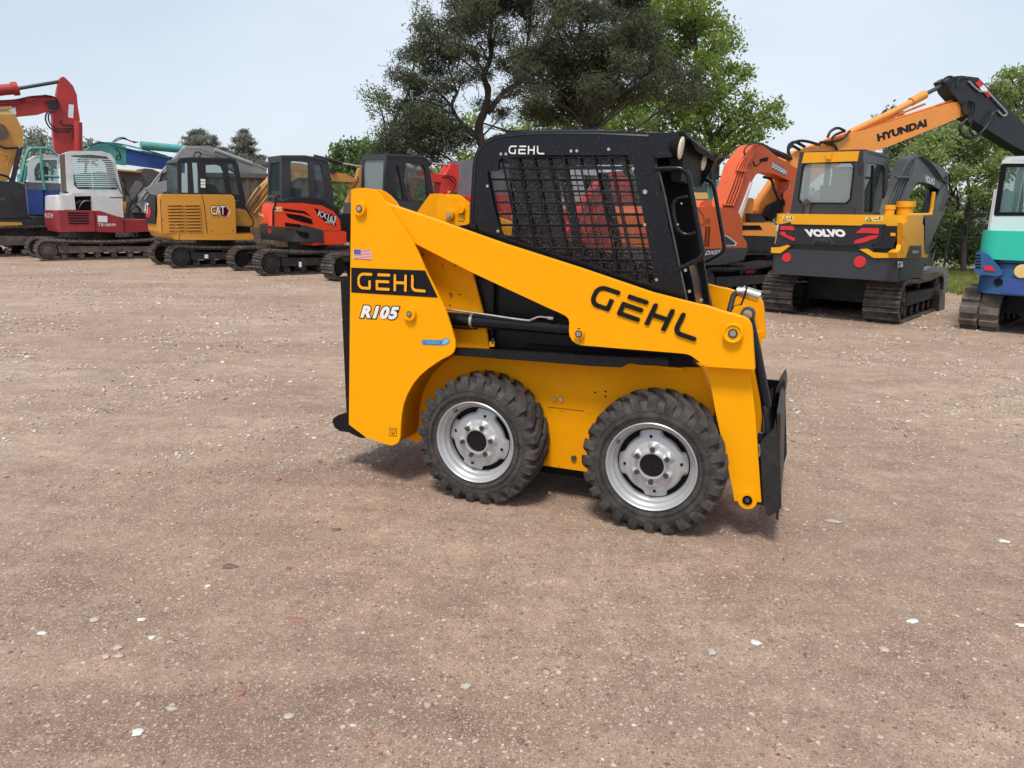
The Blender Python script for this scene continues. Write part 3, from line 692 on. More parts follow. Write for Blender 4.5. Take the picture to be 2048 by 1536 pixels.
L.side('dark_interior_sheet', ZB([(1500, 395), (1690, 385), (1740, 470), (1835, 1010), (1850, 1090), (1900, 1420), (1760, 1420), (1660, 1120)]), .60, .615, M['inner'], tr=.60, par=CAB)  # black sheet paints in the dark depth inside the cab
L.side('door_post', ZB([(1655, 1125), (1845, 1050), (1870, 1150), (1912, 1415), (1945, 1640), (1700, 1640)]), .30, 2*CY-yc, M['black'], tr=2*CY-yc, par=CAB, bev=.004)
for p in ((1680, 633), (1652, 792)): 
    a, b = ZB([p])[0]; L.cyl('bolt', a, b, yc+.012, yc+.02, .004, M['steel'], CAB, 8)
# bolts on the side panel
for p in ((310, 258), (348, 258), (842, 235), (886, 234), (1127, 222), (1312, 369), (1403, 545), (1401, 795), (1490, 1212), (207, 501), (287, 843), (1710, 1140), (1740, 1300), (1828, 1366)):
    a, b = ZB([p])[0]; L.cyl('bolt', a, b, yc-.006, yc, .0068 if p[0] != 1403 else .010, M['steel'], CAB, 12, .002)
# seat and bars inside
SB = L.box('seat', (.14, .60, .27, .70, .86, .98), M['inner'], CAB, .04)
L.side('seat_back', ZB([(440, 330), (680, 330), (760, 960), (620, 1000), (480, 940)]), .36, .62, M['inner'], tr=.49, bev=.03, par=SB)
L.side('inner_post', ZB([(735, 330), (800, 330), (930, 1100), (890, 1100)]), .70, .76, M['inner'], tr=.70, par=CAB)
L.side('inner_post', ZB([(1050, 400), (1120, 400), (1270, 1180), (1220, 1180)]), .78, .80, M['inner'], tr=.78, par=CAB)
L.side('lower_inner_wall', ZB([(300, 860), (700, 960), (1050, 1110), (1500, 1270), (1540, 1450), (300, 1300)]), .70, .72, M['worn'], tr=.70, par=CAB)
L.box('cab_floor', (.2, 1.0, .18, 2*CY-.18, .76, .80), M['inner'], CAB)
L.side('rear_foot', ZC([(1410, 878), (1500, 868), (1550, 840), (1590, 860), (1600, 920), (1640, 1000), (1500, 960)]), .14, .17, M['black'], par=CAB, bev=.002)

# ---- lettering and stickers
band = ZA([(163, 673), (730, 695), (828, 903), (163, 863)])
BD = L.decal('black_band', band, M['decblack'], TW, y=-.0020)
o, a, b = ZA([(212, 838), (742, 864), (212, 710)]); logo(L, o, a, b, M['decyellow'], -.0030, .165, TW)
o, a, b = ZE([(298, 273), (1146, 566), (372, 105)]); logo(L, o, a, b, M['decblack'], .020, .20, AN)
o, a, b = ZB([(370, 258), (645, 262), (372, 194)]); logo(L, o, a, b, M['white'], yc-.0012, .17, CAB)
o, a, b = ZA([(240, 1052), (515, 1066), (246, 968)])
L.text('model_lettering', 'R105', o, a, b, M['decblack'], TW, y=-.0020, off=.115, shear=.22, space=1.12)
L.text('model_lettering', 'R105', o, a, b, M['white'], TW, y=-.0030, off=.058, shear=.22, space=1.12)
o, a, b = ZC([(346, 1216), (521, 1226), (346, 1118)])
FL = L.patch('flag_sticker', [[(-.02, -.02), (1.02, -.02), (1.02, 1.02), (-.02, 1.02)]], o, a, b, M['white'], TW, y=-.0020)
L.patch('flag_stripes', [[(0, k/13), (1, k/13), (1, (k+1)/13), (0, (k+1)/13)] for k in range(0, 13, 2)], o, a, b, M['red'], TW, y=-.0026)
L.patch('flag_canton', [[(0, .46), (.40, .46), (.40, 1), (0, 1)]], o, a, b, M['flagb'], TW, y=-.0032)
L.patch('flag_stars', [star(.05+.075*i, .52+.105*j, .014, 5) for i in range(5) for j in range(5)], o, a, b, M['white'], TW, y=-.0037)
L.decal('engine_sticker', ZA([(708, 1226), (852, 1232), (880, 1216), (910, 1220), (924, 1238), (900, 1258), (870, 1268), (716, 1264), (704, 1256)]), M['blue'], TW, y=-.0020)
L.decal('engine_sticker_leaf', ZA([(858, 1262), (866, 1232), (884, 1220), (906, 1222), (920, 1237), (900, 1252), (880, 1264)]), M['bluel'], TW, y=-.0026)
o, a, b = ZA([(712, 1256), (850, 1260), (712, 1232)]); L.text('sticker_lettering', 'ST3ENERGY', o, a, b, M['bluel'], TW, y=-.0030, off=.01)
L.patch('hook_sticker', [rect(0, 0, 1, 1)], *ZD([(455, 812), (512, 816), (455, 750)]), M['decblack'], TW, y=-.0018)
L.patch('hook_sticker', [rect(.06, .06, .94, .94)], *ZD([(455, 812), (512, 816), (455, 750)]), M['decyellow'], TW, y=-.0024)
L.patch('hook_mark', [rect(.1, .74, .9, .80), rect(.25, .3, .32, .62), rect(.68, .3, .75, .62), rect(.3, .25, .7, .32), rect(.46, .1, .54, .6)], *ZD([(455, 812), (512, 816), (455, 750)]), M['decblack'], TW, y=-.0030)

# ------------------------------------------------------------------ parked excavators
def track(mc, y0, wd, x0, x1, h, m, mf, pitch=.14, near=True, zb=0.0, rub=False, par=None, label=None):
    """one crawler track: belt with shoes, sprocket, idler, side frame and rollers"""
    r = h/2; pts = []
    N = 14
    for k in range(N+1): a = -math.pi/2-math.pi*k/N; pts.append((x0+r+r*math.cos(a), zb+r+r*math.sin(a)))
    for k in range(1, 6): t = k/6; pts.append((x0+r+(x1-x0-2*r)*t, zb+h-.05*math.sin(t*math.pi)))
    for k in range(N+1): a = math.pi/2-math.pi*k/N; pts.append((x1-r+r*math.cos(a), zb+r+r*math.sin(a)))
    pts.append(pts[0])
    # resample into shoes
    P = [Vector(p) for p in pts]; ln = [0]
    for a, b in zip(P, P[1:]): ln.append(ln[-1]+(b-a).length)
    n = int(ln[-1]/pitch); bm = bmesh.new(); seg = ln[-1]/n
    def at(s_):
        s_ %= ln[-1]
        for i in range(len(P)-1):
            if ln[i+1] >= s_: t = (s_-ln[i])/max(1e-9, ln[i+1]-ln[i]); return P[i].lerp(P[i+1], t)
        return P[-1]
    cen = Vector(((x0+x1)/2, zb+r))
    for k in range(n):
        a = at(k*seg+.01); b = at((k+1)*seg-.01); d = (b-a).normalized(); q = Vector((-d.y, d.x))
        mid = (a+b)/2
        ref = Vector((min(max(mid.x, x0+r), x1-r), zb+r))
        if (mid-ref).dot(q) < 0: q = -q
        def sh(u, v): p = a+d*u*(b-a).length+q*v; return (p.x, p.y)
        g = .03 if not rub else .035
        prof = [sh(0, -.03), sh(1, -.03), sh(1, 0), sh(.9, g*.4), sh(.78, g*.4), sh(.7, g), sh(.6, g), sh(.55, 0), sh(.3, 0), sh(.25, g*.8), sh(.15, g*.8), sh(.08, 0), sh(0, 0)]
        if rub: prof = [sh(-.1, -.05), sh(1.1, -.05), sh(1.1, -.015), sh(.9, -.01), sh(.82, g), sh(.25, g), sh(.15, -.01), sh(-.1, -.015)]
        if rub: 
            add_prism(bm, prof, y0+.0, y0+wd*.47, lambda u, v, t: (u, t, v)); 
            add_prism(bm, prof, y0+wd*.53, y0+wd, lambda u, v, t: (u, t, v))
        else: add_prism(bm, prof, y0, y0+wd, lambda u, v, t: (u, t, v))
    # chain ring
    ring = [(p+(Vector((min(max(p.x, x0+r), x1-r), zb+r))-p).normalized()*.025) for p in P[:-1]]; ring2 = [(p+(Vector((min(max(p.x, x0+r), x1-r), zb+r))-p).normalized()*.075) for p in P[:-1]]
    add_prism(bm, [tuple(p) for p in ring], y0+wd*.25, y0+wd*.75, lambda u, v, t: (u, t, v), [[tuple(p) for p in ring2]])
    T = finish('track', bm, m, par or mc.root, 30)
    fy = y0+.03 if near else y0+wd-.16
    for nm, cx, rr in (('sprocket', x0+r, r-.07), ('idler', x1-r, r-.075)):
        bm = bmesh.new(); add_cyl(bm, (cx, fy+.02, zb+r), (0, 1, 0), rr, wd-.1 if near else .12, 28)
        add_cyl(bm, (cx, fy-.01, zb+r), (0, 1, 0), rr*.6, .06, 24); add_cyl(bm, (cx, fy-.03, zb+r), (0, 1, 0), rr*.25, .06, 12); bevel(bm, .012, 1, 50)
        finish(nm, bm, mf, T)
    bm = bmesh.new(); add_prism(bm, [(x0+r*1.9, zb+h*.36), (x1-r*1.6, zb+h*.36), (x1-r*1.5, zb+h*.62), (x0+r*1.8, zb+h*.70)], y0+.04, y0+wd-.05, lambda u, v, t: (u, t, v)); bevel(bm, .015, 1)
    finish('side_frame', bm, mf, T)
    k = max(3, int((x1-x0-2*r)/.42))
    for i in range(k):
        cx = x0+r*1.55+(x1-x0-3.1*r)*(i+.5)/k; bm = bmesh.new(); add_cyl(bm, (cx, y0+.06, zb+.13), (0, 1, 0), .075, wd-.14, 16); finish('roller', bm, mf, T)
    bm = bmesh.new(); add_cyl(bm, ((x0+x1)/2-.1, y0+.06, zb+h-.12), (0, 1, 0), .05, wd-.14, 14); finish('roller', bm, mf, T)
    return T
def under(mc, wd, x0, x1, h, far, m, mf, **k):
    track(mc, 0, wd, x0, x1, h, m, mf, **k); track(mc, far, wd, x0, x1, h, m, mf, near=False, **k)
    mc.box('undercarriage_frame', (x0+(x1-x0)*.25, x0+(x1-x0)*.72, wd-.06, far+.06, h*.35, h*.85), mf, bev=.04)
    bm = bmesh.new(); add_cyl(bm, (x0+(x1-x0)*.5, (far+wd)/2, h*.8), (0, 0, 1), .48, .35, 32); finish('slewing_ring', bm, mf, mc.root)
def hoses(mc, lists, y, r=.014, par=None, m='hose', name='hydraulic_hose'):
    for l in lists: mc.tube(name, l, y, r, M[m], par, sm=4, seg=6)

def shrink(p, k=.86):
    cx = sum(a for a, b in p)/len(p); cy = sum(b for a, b in p)/len(p); return [(cx+(a-cx)*k, cy+(b-cy)*k) for a, b in p]
# ---- crimson and white one, caged window
T = Mach('excavator', 'crimson and white excavator with slatted cab window and open engine bay', 'excavator', 112, 522, 40)
under(T, .45, -.42, 2.9, .56, 1.7, M['trackg'], M['underb'], pitch=.12)
T.side('counterweight', Z1([(330, 1078), (400, 1072), (720, 1080), (735, 1240), (360, 1245), (345, 1210), (332, 1160)]), .075, 2.1, M['crim'], bev=.03, plan=.35); TXR = T.xr
T.side('engine_cover', Z1([(455, 1076), (720, 1080), (735, 1240), (470, 1244)]), .05, 1.0, M['crim'], bev=.01)
B_ = T.side('body_side', Z1([(722, 1082), (760, 1080), (945, 1138), (950, 1250), (736, 1242)]), .06, 2.1, M['crim'], bev=.01)
T.side('front_deck', Z1([(950, 1150), (1180, 1150), (1180, 1238), (950, 1250)]), .1, 2.0, M['crim'], bev=.01)
T.side('rear_hood', Z1([(342, 965), (365, 955), (470, 965), (468, 1072), (338, 1076)]), .09, 2.0, M['cream'], bev=.03, plan=.25)
T.side('engine', Z1([(465, 970), (715, 965), (715, 1080), (460, 1080)]), .45, 1.9, M['inner'])
T.tubes('engine_pipes', [Z1([(500, 1075), (520, 1030), (560, 1040), (620, 1000)]), Z1([(600, 1070), (640, 1010), (700, 1005)])], .35, .03, M['dsteel'], sm=3)
T.side('engine_bracket', Z1([(505, 1030), (530, 1035), (540, 1078), (500, 1078)]), .2, .3, M['crim'])
T.side('side_panel', Z1([(712, 962), (800, 965), (945, 1062), (950, 1135), (720, 1082)]), .08, .9, M['cream'], bev=.01)
T.side('hood_lid', Z1([(560, 945), (760, 938), (850, 985), (940, 985), (945, 1062), (800, 965), (480, 972)]), .30, 1.9, M['cream'], bev=.02)
win = Z1([(548, 655), (700, 650), (820, 665), (858, 700), (912, 900), (890, 918), (600, 915), (568, 885)])
C_ = T.side('cab', Z1([(500, 640), (540, 622), (780, 622), (850, 645), (882, 690), (945, 975), (570, 975), (515, 930)]), .95, 1.0, M['cream'], holes=[win], bev=.012)
T.side('cab_side', Z1([(500, 640), (540, 622), (780, 622), (850, 645), (882, 690), (945, 975), (570, 975), (515, 930)]), 1.85, 1.9, M['cream'], tr=.95, holes=[win], bev=.012, par=C_)
T.side('roof', Z1([(500, 640), (540, 622), (780, 622), (850, 645), (845, 656), (780, 634), (545, 636)]), 1.0, 1.85, M['cream'], tr=.95, par=C_)
T.side('cab_rear', Z1([(500, 640), (520, 640), (535, 930), (515, 930)]), 1.0, 1.85, M['rust'], tr=.95, par=C_)
T.side('cab_front', Z1([(850, 645), (882, 690), (945, 975), (930, 975), (870, 690)]), 1.0, 1.85, M['chard'], tr=.95, par=C_)
T.side('seat', Z1([(600, 860), (690, 860), (720, 975), (600, 975)]), 1.2, 1.6, M['inner'], tr=.95, par=C_)
T.side('cab_window', win, 1.0, 1.006, M['glass'], tr=.95, par=C_)
T.tubes('window_bars', [Z1([(548+k*3.0, 680+k*15.2), (866+k*3.2, 688+k*15.0)]) for k in range(15)]+[Z1([(690, 680), (715, 905)])], .93, .010, M['wht'], C_)
T.patch('vent_slots', [rect(.0+.01*k, .82-.2*k, .97, .93-.2*k) for k in range(5)], *Z1([(522, 1186), (690, 1186), (518, 1086)]), M['inner'], B_, y=.045)
T.decal('white_sticker', Z1([(748, 1118), (824, 1121), (826, 1170), (752, 1168)]), M['paper'], B_, y=.045)
T.text('model_lettering', 'TB180', *Z1([(750, 1199), (856, 1200), (750, 1177)]), M['white'], B_, y=.045, off=.0)
T.text('model_lettering', 'FR', *Z1([(864, 1198), (888, 1198), (864, 1180)]), M['white'], B_, y=.045, off=.02)
T.text('brand_lettering', 'EUCHI', *Z1([(345, 1132), (405, 1136), (345, 1098)]), M['paper'], B_, x=TXR-.015)
T.tube('door_seam', Z1([(724, 1085), (735, 1245)]), .046, .006, M['inner'], B_)
T.tube('mirror_rod', Z1([(870, 830), (935, 950)]), .85, .015, M['dsteel'], C_)
T.side('control_lever', Z1([(945, 1010), (970, 1010), (965, 1100), (950, 1100)]), .6, .7, M['cat'])
T.side('dozer_blade', Z1([(1190, 1200), (1215, 1200), (1220, 1420), (1185, 1420)]), .0, 2.1, M['underb'])

# ---- amber one with the badge
Cm = Mach('excavator', 'amber yellow excavator with black cab, louvred side and red hexagon badge', 'excavator', 372, 537, 40)
under(Cm, .45, -.35, 2.5, .55, 1.5, M['track'], M['under'], pitch=.13)
BO = Cm.side('engine_cover', Z2([(188, 700), (215, 688), (850, 694), (872, 712), (886, 750), (895, 1060), (205, 1055), (195, 900)]), .0, .28, M['cat'], bev=.035, seg=3)
Cm.side('lower_skirt', Z2([(50, 965), (145, 968), (205, 1057), (895, 1062), (1045, 1060), (1062, 1085), (1055, 1112), (800, 1118), (150, 1116), (95, 1090), (58, 1045)]), -.01, 1.75, M['cat'], bev=.03, plan=.3)
Cm.side('counterweight', Z2([(48, 760), (70, 715), (110, 692), (190, 694), (845, 700), (882, 752), (888, 1050), (200, 1050), (60, 1040), (50, 960)]), .02, 1.72, M['cat'], bev=.03, plan=.3); CXR = Cm.xr
Cm.rear('rear_grille', Z2([(60, 722), (100, 698), (150, 700), (140, 740), (140, 966), (54, 960)]), CXR-.03, CXR+.03, M['chard'], bev=.012)
Cm.side('deck', Z2([(888, 820), (1010, 850), (1040, 960), (1048, 1062), (895, 1062)]), .25, 1.8, M['catd'], bev=.02)
Cm.side('step_opening', Z2([(897, 985), (1025, 990), (1025, 1045), (897, 1045)]), .2, .3, M['inner'])
Cm.tubes('handrail', [Z2([(878, 762), (900, 755), (950, 762), (1000, 850), (1050, 925), (1056, 960), (1045, 990), (1010, 996)])], .15, .018, M['under'], sm=3)
for k in range(9):
    for x0_ in (252, 412): Cm.side('louvre', Z2([(x0_+k*2, 782+k*29), (x0_+140+k*2, 784+k*29), (x0_+144+k*2, 794+k*29), (x0_+6+k*2, 798+k*29)]), -.035, -.0, M['cat'], tr=0, par=BO, bev=.006)
    for x0_ in (252, 412): Cm.decal('louvre_gap', Z2([(x0_+6+k*2, 798+k*29), (x0_+140+k*2, 796+k*29), (x0_+140+k*2, 804+k*29), (x0_+6+k*2, 806+k*29)]), M['rust'], BO, y=-.003)
Cm.tube('door_seam', Z2([(573, 692), (600, 800), (625, 1056)]), -.001, .007, M['inner'], BO)
Cm.tube('door_seam', Z2([(188, 740), (205, 1056)]), -.001, .006, M['inner'], BO)
Cm.tube('skirt_seam', Z2([(368, 1062), (366, 1114)]), -.011, .005, M['inner'], BO)
for a, b in ((668, 1025), (862, 1022), (207, 915)): Cm.cyl('latch', *Z2([(a, b)])[0], -.012, .0, .022, M['catd'], BO, 16, .004)
Cm.decal('badge', Z2([(740, 815), (800, 795), (838, 838), (842, 862), (815, 908), (765, 908), (735, 880)]), M['white'], BO, y=-.006)
Cm.decal('badge', Z2([(744, 818), (800, 799), (834, 842), (810, 903), (768, 903), (740, 878)]), M['red'], BO, y=-.009)
Cm.decal('badge', Z2([(752, 822), (795, 808), (818, 842), (802, 888), (772, 888), (748, 872)]), M['decblack'], BO, y=-.011)
Cm.text('brand_lettering', 'CAT', *Z2([(662, 880), (792, 880), (658, 800)]), M['decblack'], BO, y=-.013, off=.07)
Cm.text('brand_lettering', 'CAT', *Z2([(662, 880), (792, 880), (658, 800)]), M['white'], BO, y=-.016, off=.015)
Cm.decal('letter_chevron', Z2([(708, 884), (733, 850), (758, 884)]), M['cat'], BO, y=-.018)
Cm.text('brand_lettering', 'AT', *Z2([(42, 862), (78, 868), (42, 772)]), M['white'], BO, x=CXR-.042, off=.03)
Cm.decal('badge', Z2([(55, 870), (88, 800), (104, 850), (85, 915), (55, 900)]), M['red'], BO, x=CXR-.036)
h1 = Z2([(385, 400), (445, 400), (452, 680), (388, 680)]); h1b = Z2([(485, 398), (535, 398), (560, 684), (505, 684)])
h2 = Z2([(612, 420), (700, 415), (750, 425), (775, 480), (808, 684), (615, 684)]); h3 = Z2([(815, 410), (865, 410), (885, 460), (930, 700), (855, 690), (835, 560)])
oc = Z2([(345, 385), (372, 358), (460, 348), (850, 358), (885, 372), (912, 410), (985, 760), (984, 830), (890, 822), (880, 700), (355, 690)])
C_ = Cm.side('cab', oc, .85, .90, M['chard'], holes=[h1, h1b, h2, h3], bev=.01)
Cm.side('cab_side', oc, 1.75, 1.8, M['chard'], tr=.85, holes=[shrink(oc)], par=C_)
Cm.side('roof', Z2([(340, 392), (368, 356), (460, 346), (850, 356), (892, 374), (885, 392), (850, 374), (460, 366), (380, 376)]), .83, 1.82, M['chard'], par=C_, tr=.85)
for h_ in (h1, h1b, h2, h3): Cm.side('cab_window', h_, .90, .905, M['glassd'], tr=.85, par=C_)
Cm.side('cab_rear', Z2([(345, 395), (360, 395), (372, 690), (357, 690)]), .9, 1.75, M['glassd'], tr=.85, par=C_)
Cm.side('seat', Z2([(640, 590), (720, 600), (780, 690), (620, 690)]), 1.1, 1.5, M['inner'], tr=.85, par=C_)
Cm.patch('paper_notice', [rect(0, 0, 1, .28), rect(0, .36, 1, .64), rect(0, .72, 1, 1)], *Z2([(566, 628), (610, 630), (564, 548)]), M['paper'], C_, y=.848)
Cm.decal('white_label', Z2([(600, 1252), (634, 1252), (636, 1288), (602, 1288)]), M['paper'], y=-.01)
BM = Cm.side('boom', Z2([(1000, 800), (1110, 640), (1190, 560), (1300, 425), (1390, 395), (1500, 402), (1800, 485), (1920, 502), (2010, 545), (1995, 580), (1860, 572), (1640, 545), (1560, 532), (1480, 535), (1410, 575), (1340, 700), (1240, 880), (1120, 1000), (1050, 1000)]), .95, 1.20, M['catd'], bev=.02)
Cm.tubes('boom_pipes', [Z2([(1005, 815), (1180, 590), (1300, 430)]), Z2([(1030, 850), (1190, 640)]), Z2([(1060, 870), (1200, 690)])], .92, .022, M['catd'], BM)
Cm.tubes('hydraulic_hose', [Z2([(1000, 790), (1060, 700), (1120, 615)]), Z2([(1010, 840), (1090, 740), (1110, 700)])], .9, .02, M['hose'], BM)
Cm.decal('brand_panel', Z2([(1630, 470), (1740, 470), (1790, 555), (1640, 530)]), M['decblack'], BM, y=.945)
Cm.text('brand_lettering', 'CAT', *Z2([(1660, 524), (1745, 528), (1662, 472)]), M['white'], BM, y=.94, off=.06)
Cm.side('stick', ZC([(395, 300), (420, 280), (440, 300), (440, 440), (400, 520), (310, 640), (255, 745), (235, 740), (280, 620), (318, 500), (315, 440), (360, 430), (385, 360)]), 1.0, 1.15, M['catd'], bev=.015)
Cm.tube('cylinder_rod', ZC([(225, 238), (425, 272)]), 1.08, .028, M['steel'], seg=10)
Cm.tube('cylinder', ZC([(-60, 168), (60, 195), (228, 240)]), 1.08, .055, M['under'], seg=12)
Cm.tubes('hydraulic_hose', [ZC([(385, 370), (392, 420), (340, 490), (310, 500)]), ZC([(250, 740), (270, 690), (300, 690)])], .95, .016, M['hose'], sm=3)
Cm.cyl('knuckle', *Z2([(1800, 470)])[0], .9, 1.0, .09, M['under'])

# ---- orange-red one with charcoal skirt
K = Mach('excavator', 'orange red excavator with dark cab and charcoal skirt left of the yellow loader', 'excavator', 552, 552, 40)
under(K, .45, -.35, 2.9, .56, 1.65, M['track'], M['under'], pitch=.13)
SK = K.side('skirt', Z2([(1068, 985), (1100, 978), (1240, 988), (1612, 1030), (1610, 1168), (1330, 1152), (1105, 1140), (1078, 1080)]), -.02, 2.05, M['char'], bev=.05, seg=3, plan=.42)
K.side('front_skirt', Z2([(1620, 1036), (1905, 1035), (1922, 1050), (1918, 1150), (1612, 1168)]), .0, 2.0, M['kub'], bev=.03)
RB = K.side('counterweight', Z2([(1102, 960), (1108, 850), (1128, 790), (1150, 768), (1252, 772), (1500, 776), (1690, 806), (1850, 935), (1850, 1010), (1236, 985), (1105, 975)]), .025, 1.85, M['kub'], bev=.04, seg=3, plan=.3); KXR = K.xr
BS = K.side('engine_cover', Z2([(1262, 772), (1500, 772), (1690, 795), (1800, 850), (1860, 930), (1872, 1030), (1620, 1020), (1240, 988)]), .0, .3, M['kub'], bev=.04, seg=3)
K.side('hood', Z2([(1275, 772), (1440, 725), (1600, 725), (1700, 750), (1800, 800), (1880, 890), (1885, 990), (1872, 1020), (1850, 935), (1790, 860), (1690, 806), (1500, 782)]), .02, .8, M['chard'], bev=.02)
K.tube('panel_gap', Z2([(1262, 772), (1240, 840), (1238, 985)]), -.002, .02, M['inner'], BS)
K.decal('side_grille', Z2([(1330, 822), (1530, 848), (1580, 885), (1612, 972), (1500, 948), (1380, 908)]), M['inner'], BS, y=-.006)
K.side('grille_bar', Z2([(1340, 848), (1520, 872), (1600, 905), (1598, 925), (1500, 888), (1345, 866)]), -.02, -.006, M['kub'], tr=0, par=BS)
K.decal('lower_grille', Z2([(1350, 955), (1480, 970), (1580, 1010), (1350, 990)]), M['inner'], BS, y=-.006)
K.decal('warning_sticker', Z2([(1243, 806), (1320, 808), (1322, 852), (1243, 850)]), M['sticker'], BS, y=-.008)
K.patch('warning_marks', [[(.08, .2), (.36, .2), (.22, .8)], rect(.5, .35, .9, .45)], *Z2([(1243, 850), (1322, 852), (1243, 806)]), M['rust'], BS, y=-.010)
K.decal('lettering_patch', Z2([(1620, 815), (1720, 860), (1800, 880), (1828, 985), (1735, 955), (1660, 890)]), M['decblack'], BS, y=-.006)
K.text('model_lettering', 'KX163', *Z2([(1655, 892), (1822, 955), (1660, 838)]), M['paper'], BS, y=-.010, off=.012, shear=.2)
K.text('model_lettering', 'ZEPHL', *Z2([(1725, 952), (1812, 975), (1735, 925)]), M['white'], BS, y=-.010, off=.015, shear=.2)
K.text('brand_lettering', 'Kubota', *Z2([(1108, 888), (1155, 902), (1108, 858)]), M['paper'], RB, x=KXR-.012)
K.decal('red_reflector', Z2([(1192, 1012), (1218, 1012), (1224, 1040), (1206, 1062), (1190, 1040)]), M['red'], SK, y=-.026)
K.decal('step_opening', Z2([(1450, 1030), (1575, 1050), (1575, 1085), (1550, 1105), (1480, 1075)]), M['inner'], SK, y=-.026)
K.decal('white_label', Z2([(1477, 1320), (1504, 1320), (1506, 1368), (1480, 1370)]), M['paper'], y=-.01)
oc = Z2([(1318, 330), (1530, 330), (1700, 358), (1745, 378), (1760, 410), (1815, 820), (1700, 770), (1560, 740), (1318, 760)])
h1 = Z2([(1400, 400), (1415, 382), (1560, 392), (1572, 410), (1580, 715), (1412, 718)]); h2 = Z2([(1615, 410), (1630, 402), (1690, 412), (1752, 742), (1640, 722)])
xr = K.P(*Z2([(1318, 330)])[0], .55)[0]; yf = K.Q(*Z2([(1192, 345)])[0], xr)[0]
C_ = K.side('cab', oc, .55, .60, M['char'], holes=[h1, h2], bev=.015)
K.side('cab_side', oc, yf-.05, yf, M['char'], tr=.55, holes=[shrink(oc)], par=C_)
K.side('roof', Z2([(1316, 328), (1530, 328), (1700, 355), (1750, 378), (1745, 400), (1700, 378), (1530, 350), (1316, 352)]), .53, yf+.01, M['char'], par=C_, tr=.55, bev=.02)
for h_ in (h1, h2): K.side('cab_window', h_, .60, .605, M['glass'], tr=.55, par=C_)
xr = K.P(*Z2([(1318, 330)])[0], .55)[0]
K.rear('cab_rear', Z2([(1192, 345), (1318, 328), (1318, 760), (1185, 760)]), xr-.01, xr+.04, M['char'], par=C_, holes=[Z2([(1215, 402), (1300, 388), (1300, 655), (1208, 660)])], bev=.01)
K.rear('cab_window', Z2([(1215, 402), (1300, 388), (1300, 655), (1208, 660)]), xr+.015, xr+.02, M['glass'], par=C_, tr=xr-.01)
K.side('cab_front', Z2([(1745, 378), (1760, 410), (1815, 820), (1800, 820), (1735, 410)]), .6, yf, M['chard'], tr=.55, par=C_)
K.side('seat', Z2([(1440, 620), (1560, 640), (1560, 740), (1430, 740)]), .9, 1.3, M['inner'], tr=.55, par=C_)
K.tube('grab_handle', Z2([(1412, 590), (1408, 640), (1420, 710)]), .53, .012, M['under'], C_)
u, v = K.P(*Z2([(1250, 715)])[0], .35); bm = bmesh.new(); add_cyl(bm, (u, .35, v-.1), (0, 0, 1), .06, .08, 16); add_cyl(bm, (u, .35, v-.02), (0, 0, 1), .12, .06, 20); bevel(bm, .01, 2, 50); finish('filler_cap', bm, M['dsteel'], K.root)
K.side('boom', Z2([(1850, 900), (1900, 860), (1960, 870), (1990, 960), (1990, 1100), (1925, 1120), (1900, 1000)]), .9, 1.2, M['chard'], bev=.02)

# ---- red one with a grey cab right behind the loader's tower
K3 = Mach('excavator', 'red excavator with grey cab and raised red boom just behind the loader arm', 'excavator', 768, 574, 45)
under(K3, .45, -.25, 2.7, .56, 1.45, M['track'], M['under'], pitch=.13)
oc = ZC([(672, 150), (690, 140), (1040, 158), (1085, 185), (1115, 240), (1165, 560), (1190, 740), (1100, 680), (1000, 635), (700, 640), (650, 560)])
h1 = ZC([(780, 262), (800, 258), (840, 470), (855, 620), (790, 600)]); h2 = ZC([(880, 235), (1060, 255), (1078, 300), (1100, 560), (1110, 655), (1010, 630), (905, 620), (860, 420)])
xr = K3.P(*ZC([(672, 200)])[0], .45)[0]; yf = K3.Q(*ZC([(430, 170)])[0], xr)[0]
C_ = K3.side('cab', oc, .45, .50, M['chard'], holes=[h1, h2], bev=.015)
K3.side('cab_side', oc, yf-.05, yf, M['chard'], tr=.45, holes=[shrink(oc)], par=C_)
K3.side('roof', ZC([(672, 150), (690, 138), (1040, 156), (1090, 185), (1080, 200), (1040, 178), (680, 165)]), .43, yf+.01, M['char'], par=C_, tr=.45, bev=.02)
for h_ in (h1, h2): K3.side('cab_window', h_, .50, .505, M['glassd'], tr=.45, par=C_)
xr = K3.P(*ZC([(672, 200)])[0], .45)[0]
K3.rear('cab_rear', ZC([(428, 170), (450, 150), (680, 140), (660, 560), (640, 640), (425, 640)]), xr-.02, xr+.03, M['char'], par=C_, holes=[ZC([(445, 208), (650, 200), (642, 520), (440, 540)])], bev=.01)
K3.rear('rear_window', ZC([(445, 208), (650, 200), (642, 520), (440, 540)]), xr+.005, xr+.01, M['glassl'], par=C_, tr=xr-.02)
K3.side('seat', ZC([(860, 560), (930, 570), (950, 660), (850, 660)]), .9, 1.2, M['kubr'], tr=.45, par=C_)
K3.side('hood', ZC([(645, 640), (800, 628), (960, 632), (1080, 680), (1190, 750), (1190, 800), (640, 760)]), .1, 1.5, M['char'], bev=.04)
K3.side('engine_cover', ZC([(640, 700), (870, 700), (1050, 708), (1190, 775), (1200, 1000), (1200, 1150), (640, 1150)]), .05, 1.55, M['kub'], bev=.05, plan=.5)
K3.side('skirt', [(765, 505), (900, 505), (900, 540), (765, 540)], .05, 1.55, M['char'], bev=.03, plan=.5)
BM = K3.side('boom', ZC([(690, 300), (760, 262), (880, 285), (1140, 330), (1285, 362), (1320, 300), (1350, 240), (1420, 250), (1425, 380), (1400, 560), (1370, 595), (1232, 600), (1240, 435), (1080, 425), (900, 395), (830, 420), (780, 500), (740, 700), (660, 700)]), .80, 1.05, M['kubr'], bev=.02)
